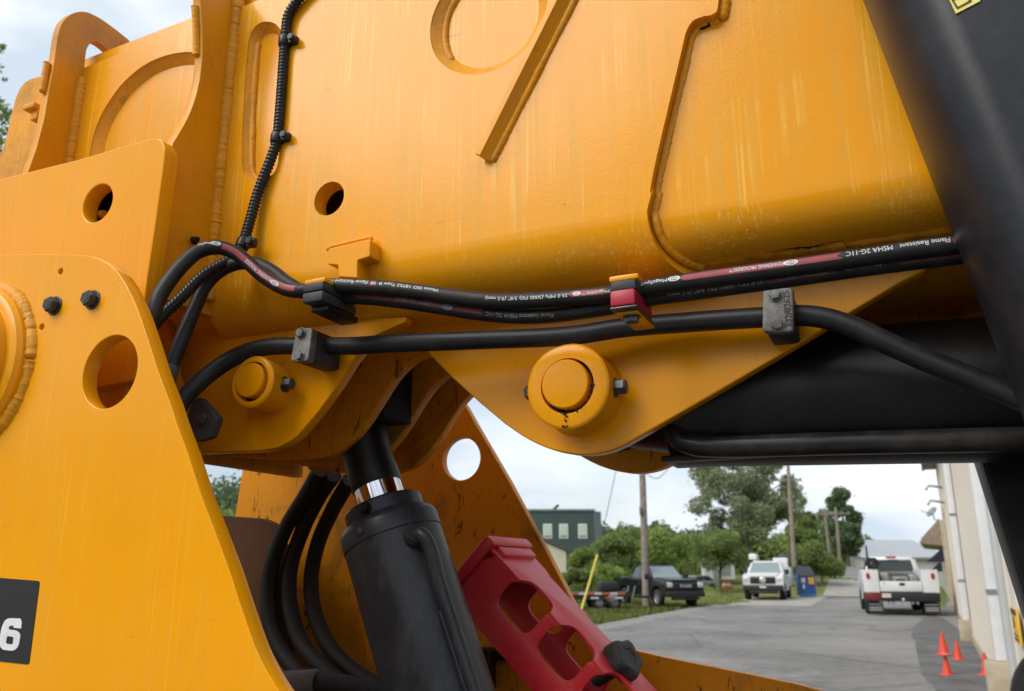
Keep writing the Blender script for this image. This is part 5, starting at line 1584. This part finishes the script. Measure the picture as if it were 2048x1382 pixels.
def wheel(parent, x, y, r, w, side):
    ty = MB().lathe([(-w / 2, r * .62), (-w / 2, r * .86), (-w * .42, r * .96), (-w * .3, r), (w * .3, r), (w * .42, r * .96), (w / 2, r * .86), (w / 2, r * .62)], (x, y, r), (0, 1, 0), 32, cap=False)
    o = ty.build('wheel', M['tyre'], parent, 40)
    s = side
    MB().lathe([(-.05, r * .62), (w * .40, r * .62), (w * .44, r * .58), (w * .22, r * .5), (w * .26, r * .2), (w * .3, .01)], (x, y, r), (0, s, 0), 28, cap=False).build('rim', M['rim'], o, 35)
    for k in range(6):
        q = k * math.pi / 3
        MB().bbox(-.035, .035, -.02, .02, r * .12, r * .58, .01, M=Matrix.Translation((x, y + s * w * .30, r)) @ Matrix.Rotation(q, 4, 'Y')).build('spoke', M['rim'], o, 30)
    return o
def arc(cx, cz, r, a0, a1, n=12): return [(cx + r * math.cos(R(a0 + (a1 - a0) * k / n)), cz + r * math.sin(R(a0 + (a1 - a0) * k / n))) for k in range(n + 1)]
def solid_y(name, prof, hw, mat, parent, bevel=.04, y0=0.0):
    me = flat_solid([prof], 2 * hw, bevel, 3); remap(me, lambda c: Vector((c.x, y0 + c.z, c.y))); return link(name, me, mat, parent, 35)
def quad_on(name, pts, mat, parent, t_=.012):
    p = [Vector(q) for q in pts]; n_ = (p[1] - p[0]).cross(p[2] - p[0]).normalized()
    vs = [q + n_ * .004 for q in p] + [q + n_ * t_ for q in p]
    return MB().add(vs, [(0, 3, 2, 1), (4, 5, 6, 7), (0, 1, 5, 4), (1, 2, 6, 5), (2, 3, 7, 6), (3, 0, 4, 7)]).build(name, mat, parent)
def cab(o, mat, gl, xb=-.95, xf=1.30, zb=1.27, zt=1.93, xrb=-.72, xrf=.50, wb=.93, wt=.73):
    c = MB()
    V = [(xb, -wb, zb), (xf, -wb, zb), (xf, wb, zb), (xb, wb, zb), (xrb, -wt, zt), (xrf, -wt, zt), (xrf, wt, zt), (xrb, wt, zt)]
    bm = bmesh.new(); vv = [bm.verts.new(q) for q in V]
    for q in ((0, 3, 2, 1), (4, 5, 6, 7), (0, 1, 5, 4), (1, 2, 6, 5), (2, 3, 7, 6), (3, 0, 4, 7)): bm.faces.new([vv[i] for i in q])
    bmesh.ops.recalc_face_normals(bm, faces=bm.faces)
    bmesh.ops.bevel(bm, geom=[e for e in bm.edges if min(v.co.z for v in e.verts) > zb - .01 and not all(abs(v.co.z - zb) < .01 for v in e.verts)], offset=.09, segments=3, affect='EDGES')
    me = bpy.data.meshes.new('cab'); bm.to_mesh(me); bm.free(); cb = link('cab', me, mat, o, 50)
    V = [Vector(q) for q in V]
    def face(ids, u0, u1, v0, v1):
        a, b, c_, d_ = [V[i] for i in ids]
        def f(u, v): return (a.lerp(b, u)).lerp(d_.lerp(c_, u), v)
        return [f(u0, v0), f(u1, v0), f(u1, v1), f(u0, v1)]
    quad_on('windshield', face((1, 2, 6, 5), .07, .93, .08, .88), gl, cb)
    quad_on('rear_window', face((3, 0, 4, 7), .10, .90, .15, .84), M['cglass'], cb)
    for ids, a, b in (((0, 1, 5, 4), .08, .44), ((0, 1, 5, 4), .47, .84), ((2, 3, 7, 6), .16, .53), ((2, 3, 7, 6), .56, .92)):
        quad_on('side_window', face(ids, a, b, .12, .84), M['cglass'], cb)
    return cb
def front_end(o, mat, x=2.9, oval=False, txt=None):
    fe = MB().bbox(x - .10, x + .035, -.62, .62, .80, 1.13, .05, 3).build('grille', M['trim'], o, 35)
    for k in range(4): MB().box(x + .03, x + .05, -.52, .52, .85 + k * .065, .87 + k * .065).build('grille_bar', M['trim'], fe)
    for s in (-1, 1):
        h = MB().bbox(x - .25, x + .015, s * .80 - .15, s * .80 + .15, .90, 1.13, .04, 3).build('headlight', M['lamp'], o, 35)
        MB().bbox(x - .1, x + .055, s * .72 - .1, s * .72 + .1, .56, .66, .02).build('fog_lamp', M['lamp'] if not oval else M['trim'], o, 30)
        mr = MB().bbox(1.0, 1.14, s * 1.07 - .11, s * 1.07 + .11, 1.26, 1.52, .03).box(1.0, 1.08, s * .92 - .05, s * .92 + .1, 1.28, 1.34).build('mirror', M['trim'], o, 35)
    MB().bbox(x - .2, x + .10, -.98, .98, .48, .74, .05, 3).build('bumper', M['trim'] if (oval or txt) else mat, o, 35)
    MB().bbox(x - .15, x + .05, -.7, .7, .34, .47, .03).build('air_dam', M['trim'], o, 35)
    if txt:
        me = text_mesh(txt, .20, .006, .006); remap(me, lambda c: Vector((x + .055 - c.z * .2, c.x * 1.5, .975 + c.y))); link('emblem', me, M['chromeish'], fe)
    if oval:
        MB().lathe([(0, .01), (.005, .15), (.02, .16), (.03, .14)], (x + .04, 0, .975), (1, 0, 0), 28).build('emblem', M['chromeish'], fe, 40).scale = (1, 1.0, 1.0)
        MB().box(x + .105, x + .112, -.16, .16, .60, .70).build('licence_plate', M['plate'], o)

def pickup_body(o, mat, rear=-2.9):
    prof = [(rear, .55), (-2.27, .5)] + arc(-1.75, .42, .53, 172, 8) + [(1.30, .46)] + arc(1.85, .42, .53, 172, 8) + [(2.42, .5), (2.82, .5), (2.90, .72), (2.89, 1.10), (2.80, 1.17), (1.28, 1.30), (-.95, 1.30), (-1.0, 1.36), (rear + .05, 1.36), (rear, 1.3)]
    b = solid_y('body', prof, .985, mat, o, .05)
    MB().bbox(1.22, 2.86, -.72, .72, 1.12, 1.30, .06, 3, Matrix.Translation((0, 0, 0)) @ Matrix.Translation((2, 0, 1.2)) @ Matrix.Rotation(R(3.5), 4, 'Y') @ Matrix.Translation((-2, 0, -1.18))).build('hood', mat, b, 35)
    for s in (-1, 1):
        for x_ in (.35, -.55): MB().bbox(x_ - .14, x_ + .02, s * 1.0 - .02, s * 1.0 + .02, 1.06, 1.1, .008).build('door_handle', M['trim'], b, 30)
    return b

# black pickup
p = GP(1348, 1214)
ang = R(18)
# the body is solid, so give it a heading: front points to the camera and a little right
bp = empty('pickup_truck', (p.x - math.sin(ang) * 1.6, p.y + math.cos(ang) * 1.9, 0), math.atan2(-math.cos(ang), math.sin(ang)), 'black pickup truck parked facing the camera beside the pole', 'pickup truck')
pickup_body(bp, M['blackcar']); cab(bp, M['blackcar'], M['cglass_pale']); front_end(bp, M['blackcar'], txt='RAM')
for x_ in (1.85, -1.75):
    for s in (-1, 1): wheel(bp, x_, s * .86, .41, .27, s)

# white service truck seen from the front
def service_truck(label, p, rz, sc):
    o = empty('service_truck', p, rz, label, 'service truck'); o.scale = (sc, sc, sc)
    return o
p = GP(1541, 1200); ang = R(-21)
s1_ = service_truck('white service truck facing the camera beside the blue dumpster', (p.x - math.sin(ang) * 1.6, p.y + math.cos(ang) * 2.4, 0), math.atan2(-math.cos(ang), math.sin(ang)), 1.16)
pickup_body(s1_, M['whitecar'], -1.0)
cab(s1_, M['whitecar'], M['cglass_pale']); front_end(s1_, M['whitecar'], oval=True)
for x_ in (1.85, -2.0):
    for s in (-1, 1): wheel(s1_, x_, s * .86, .41, .30, s)
MB().box(-3.6, -.9, -.45, .45, .5, .75).build('chassis_frame', M['trim'], s1_)
for s in (-1, 1):
    prof = [(-3.5, .65), (-2.55, .65)] + arc(-2.0, .45, .55, 158, 22) + [(-1.45, .65), (-1.15, .65), (-1.15, 1.62), (-3.5, 1.62)]
    sb = solid_y('service_body', prof, .24, M['whitecar'], s1_, .015, s * .86)
    for x_ in (-3.42, -2.62, -1.72): MB().bbox(x_, x_ + (.72 if x_ < -1.8 else .5), s * 1.1 - .012, s * 1.1 + .012, 1.05, 1.55, .01).build('locker_door', M['whitecar'], sb, 30)
MB().bbox(-3.5, -1.2, -.6, .6, .75, .95, .02).build('deck', M['trim'], s1_, 30)
MB().bbox(-1.9, -1.25, .25, 1.0, 1.63, 2.12, .03).build('tool_box', M['frame'], s1_, 30)
MB().bbox(-2.6, -2.0, .5, 1.05, 1.63, 2.3, .02).build('tank', simple('dark_tank', (.05, .06, .08), .5), s1_, 30)
cr_ = MB().tube([(-2.6, -.75, 1.6), (-2.6, -.75, 2.1)], .14, 12).bbox(-2.7, -.6, -.9, -.62, 2.08, 2.34, .03).bbox(-.9, -.5, -.95, -.55, 2.02, 2.3, .04).build('crane', M['frame'], s1_, 35)

# white service truck seen from behind
p = GP(1795, 1231)
hd_ = math.atan2(bd.y, bd.x) + R(3)
s2_ = service_truck('white service truck seen from behind near the beige building', (p.x + math.cos(hd_) * 3.1, p.y + math.sin(hd_) * 3.1, 0), hd_ + R(4), 1.2)
cb = cab(s2_, M['whitecar'], M['cglass'], xb=-.35, xf=1.3, xrb=-.25, xrf=.5, zb=1.15, zt=1.86, wb=.92, wt=.76)
pickup_body(s2_, M['whitecar'], -.4)
MB().bbox(-.40, -.30, -.16, .16, 1.80, 1.87, .015).build('high_brake_light', M['redlamp'], cb, 30)
for x_ in (1.85, -1.75):
    for s in (-1, 1): wheel(s2_, x_, s * .86, .41, .30 if x_ > 0 else .42, s)
for s in (-1, 1):
    prof = [(-2.85, .72), (-2.3, .72)] + arc(-1.75, .45, .55, 150, 30) + [(-1.2, .72), (-.5, .72), (-.5, 1.42), (-2.85, 1.42)]
    sb = solid_y('service_body', prof, .235, M['whitecar'], s2_, .015, s * .87)
    me = flat_solid([[(.055 * math.cos(q), .10 * math.sin(q)) for q in [2 * math.pi * k / 20 for k in range(20)]]], .03)
    remap(me, lambda c: Vector((-2.86 - c.z, s * .95 + c.x, 1.22 + c.y))); link('tail_light', me, M['redlamp'], sb)
    MB().box(-2.93, -2.9, s * .82 - .23, s * .82 + .23, .08, .42).build('mud_flap', M['tyre'], s2_)
    for zz, hh_ in ((.35, .03), (.25, .05), (.18, .05)):
        MB().box(-2.938, -2.931, s * .82 - .19, s * .82 + .19, zz - hh_ / 2, zz + hh_ / 2).build('flap_print', M['greyprint'], s2_)
    for q_ in (.28, .42): MB().lathe([(0, .05), (.02, .045)], (-2.9, s * q_, .40), (-1, 0, 0), 12).build('rear_lamp', M['chromeish'], s2_)
tg = MB().bbox(-2.86, -2.78, -.62, .62, .74, 1.06, .015).build('tailgate', M['whitecar'], s2_, 30)
MB().box(-2.875, -2.862, -.11, .05, .93, 1.01).build('badge', M['trim'], tg)
MB().box(-2.6, -.45, -.62, .62, .7, .78).build('bed_floor', M['metal'], s2_)
MB().bbox(-3.0, -2.84, -1.08, 1.08, .44, .70, .02).build('step_bumper', M['trim'], s2_, 30)
MB().bbox(-3.012, -2.9, .62, 1.09, .47, .72, .02).build('bumper_end', M['maroon'], s2_, 30)
MB().box(-3.02, -3.005, .34, .60, .56, .69).build('licence_plate', M['plate'], s2_)
MB().tube([(-2.9, 0, .42), (-3.12, 0, .42)], .05, 10).lathe([(0, .05), (.05, .06), (.09, .03)], (-3.1, 0, .46), (0, 0, 1), 12).build('tow_hitch', M['chromeish'], s2_, 40)
# bed load
MB().bbox(-2.3, -1.7, .28, .55, .79, 1.32, .08, 4).build('bucket', simple('tan_drum', (.34, .31, .25), .5), s2_, 40)
MB().bbox(-2.2, -1.5, -.28, .15, .79, 1.2, .03).build('compressor', simple('grey_equipment', (.28, .28, .27), .5), s2_, 30)
MB().box(-2.22, -2.205, -.2, .08, .9, 1.12).build('vent_grille', M['trim'], s2_)
MB().bbox(-2.2, -1.6, -.58, -.33, .79, 1.28, .06, 3).build('tank', M['metal'], s2_, 40)
rl = MB().lathe([(-.1, .17), (-.09, .19), (-.09, .1), (.09, .1), (.09, .19), (.1, .17)], (-1.9, .72, 1.62), (1, .5, 0), 24, cap=False).build('hose_reel', M['trim'], s2_, 35)
MB().tube([(-1.9 + .19 * math.cos(q) * .3, .72 + .11 * math.sin(q), 1.62 + .14 * math.cos(q)) for q in [k * .5 for k in range(40)]], .025, 6).build('coiled_hose', M['hose'], s2_, 40)
MB().tube([(-1.95, .86, 1.42), (-1.95, .86, 2.2)], .03, 8).tube([(-1.9, .6, 1.42), (-1.9, .6, 1.7)], .04, 8).build('reel_stand', M['trim'], s2_, 40)
MB().tube(catmull([(-2.2, .7, 1.6), (-2.6, .55, 1.2), (-2.9, .5, 1.0)], 6), .012, 6).build('loose_hose', M['hose'], s2_, 40)

# dark car half hidden behind the rear truck, and a pale car far off
def small_car(label, p, rz, mat, sc=1.0):
    o = empty('parked_car', p, rz, label, 'car'); o.scale = (sc,) * 3
    prof = [(-2.2, .4), (-1.75, .38)] + arc(-1.35, .33, .38, 170, 10) + [(.95, .36)] + arc(1.35, .33, .38, 170, 10) + [(2.15, .4), (2.2, .65), (2.1, .82), (1.1, .95), (-1.9, 1.0), (-2.2, .9)]
    solid_y('body', prof, .86, mat, o, .06)
    cab(o, mat, M['cglass'], xb=-1.9, xf=1.0, zb=.92, zt=1.45, xrb=-1.2, xrf=.2, wb=.8, wt=.6)
    for x_ in (1.35, -1.35):
        for s in (-1, 1): wheel(o, x_, s * .76, .32, .2, s)
    for s in (-1, 1): MB().bbox(2.05, 2.2, s * .65 - .14, s * .65 + .14, .62, .76, .03).build('headlight', M['lamp'], o, 30)
    return o
q = WP(1387, 1147, 64); small_car('pale silver car parked on the bank beyond the black pickup', (q.x, 64, hgt(q.x, 64)), R(-160), simple('silver_paint', (.42, .43, .45), .25, .4, .05, 3), .8)
q = GP(1880, 1183); small_car('dark car parked between the rear service truck and the beige wall', (q.x - .6, q.y + 2, 0), brz + math.pi, M['blackcar'], 1.05)

# blue dumpster
p = GP(1622, 1194.5)
o = empty('dumpster', (p.x, p.y + .8, 0), R(-8), 'blue dumpster with a dark ribbed lid and yellow stickers', 'dumpster'); o.scale = (.95, .95, .95)
M['blue'] = simple('blue_dumpster_paint', (.018, .085, .28), .45, 0, .2, 3)
wD = .52
prof = [(-.75, .12), (.75, .12), (.85, 1.45), (-.55, 1.75), (-.85, 1.7)]
me = flat_solid([[(x_, z_) for x_, z_ in [(-.75, .1), (.7, .1), (.8, 1.62), (-.62, 1.36)]]], 2 * wD, .02)
remap(me, lambda c: Vector((c.z, c.x, c.y))); bd_ = link('bin', me, M['blue'], o, 30)
for s in (-1, 1): MB().bbox(s * .87 - .04, s * .87 + .04, -.4, .4, .7, .85, .01).build('fork_pocket', M['blue'], bd_, 30)
MB().box(-wD, wD, -.82, -.74, .06, .2).build('skid', simple('light_blue_skid', (.08, .2, .45), .5), bd_)
ld = MB().add([(-wD - .03, -.68, 1.37), (wD + .03, -.68, 1.37), (wD + .03, .82, 1.99), (-wD - .03, .82, 1.99), (-wD - .03, -.68, 1.42), (wD + .03, -.68, 1.42), (wD + .03, .82, 2.05), (-wD - .03, .82, 2.05)], [(0, 3, 2, 1), (4, 5, 6, 7), (0, 1, 5, 4), (1, 2, 6, 5), (2, 3, 7, 6), (3, 0, 4, 7)]).build('lid', simple('dark_grey_lid', (.06, .06, .075), .55), o)
for k in range(5):
    x_ = -wD + .06 + k * .23
    MB().add([(x_ - .05, -.69, 1.42), (x_ + .05, -.69, 1.42), (x_ + .05, .82, 2.055), (x_ - .05, .82, 2.055), (x_ - .04, -.69, 1.47), (x_ + .04, -.69, 1.47), (x_ + .04, .82, 2.10), (x_ - .04, .82, 2.10)], [(4, 5, 6, 7), (0, 1, 5, 4), (1, 2, 6, 5), (2, 3, 7, 6), (3, 0, 4, 7)]).build('lid_rib', M['trim'], ld)
MB().box(.05, .42, -.79, -.765, .85, 1.32).build('sticker', simple('orange_sticker', (.66, .36, .03), .5, 0, .5, 14), bd_)
MB().box(-.42, -.16, -.79, -.765, .95, 1.28).build('sticker', simple('white_sticker', (.6, .5, .55), .5, 0, .5, 14), bd_)
MB().box(-.34, -.22, -.79, -.765, .55, .85).build('sticker', M['frame'], bd_)

# flat equipment trailer with striped marker tape
p = GP(1205, 1219)
o = empty('flat_trailer', (p.x, p.y + 1.0, 0), R(6), 'low black flat trailer with red and white marker tape by the bushes', 'trailer')
MB().box(-1.9, 1.1, -.9, .9, .62, .74).box(-1.9, 1.1, -.92, -.86, .42, .62).box(-1.9, -1.6, -.7, .7, .3, .5).build('deck', M['trim'], o)
tw = .36; tm1, tm2 = simple('red_tape', (.50, .13, .05), .4, 0, .2, 10), simple('white_tape', (.62, .60, .56), .4, 0, .2, 10)
for k in range(8): MB().box(-1.88 + k * tw, -1.88 + k * tw + tw * .94, -.935, -.922, .63, .73).build('marker_tape', tm1 if k % 2 else tm2, o)
for k, x_ in enumerate((-.6, .05, .5)): MB().box(x_, x_ + .36, -.945, -.922, .45, .53).build('marker_tape', tm2 if k != 1 else tm1, o)
MB().bbox(-.05, .75, -.5, .4, .75, 1.18, .05).build('tool_chest', M['trim'], o, 30)
MB().bbox(.2, .6, -.93, -.6, .3, .62, .03).build('ramp_hinge', M['metal'], o, 30)
for x_ in (-.2, .5): 
    for s in (-1, 1): wheel(o, x_, s * .75, .3, .2, s)
MB().tube([(1.1, 0, .55), (2.3, 0, .5)], .06, 8).build('drawbar', M['trim'], o, 30)
MB().tube([(.95, -.8, .6), (1.0, -.85, .0)], .04, 8).build('jack_leg', M['trim'], o, 30)
for k in range(2): MB().tube([(1.0 + k * .3, -.85, .5), (1.15 + k * .3, -.85, 1.0)], .03, 6).build('stake', M['metal'], o, 30)
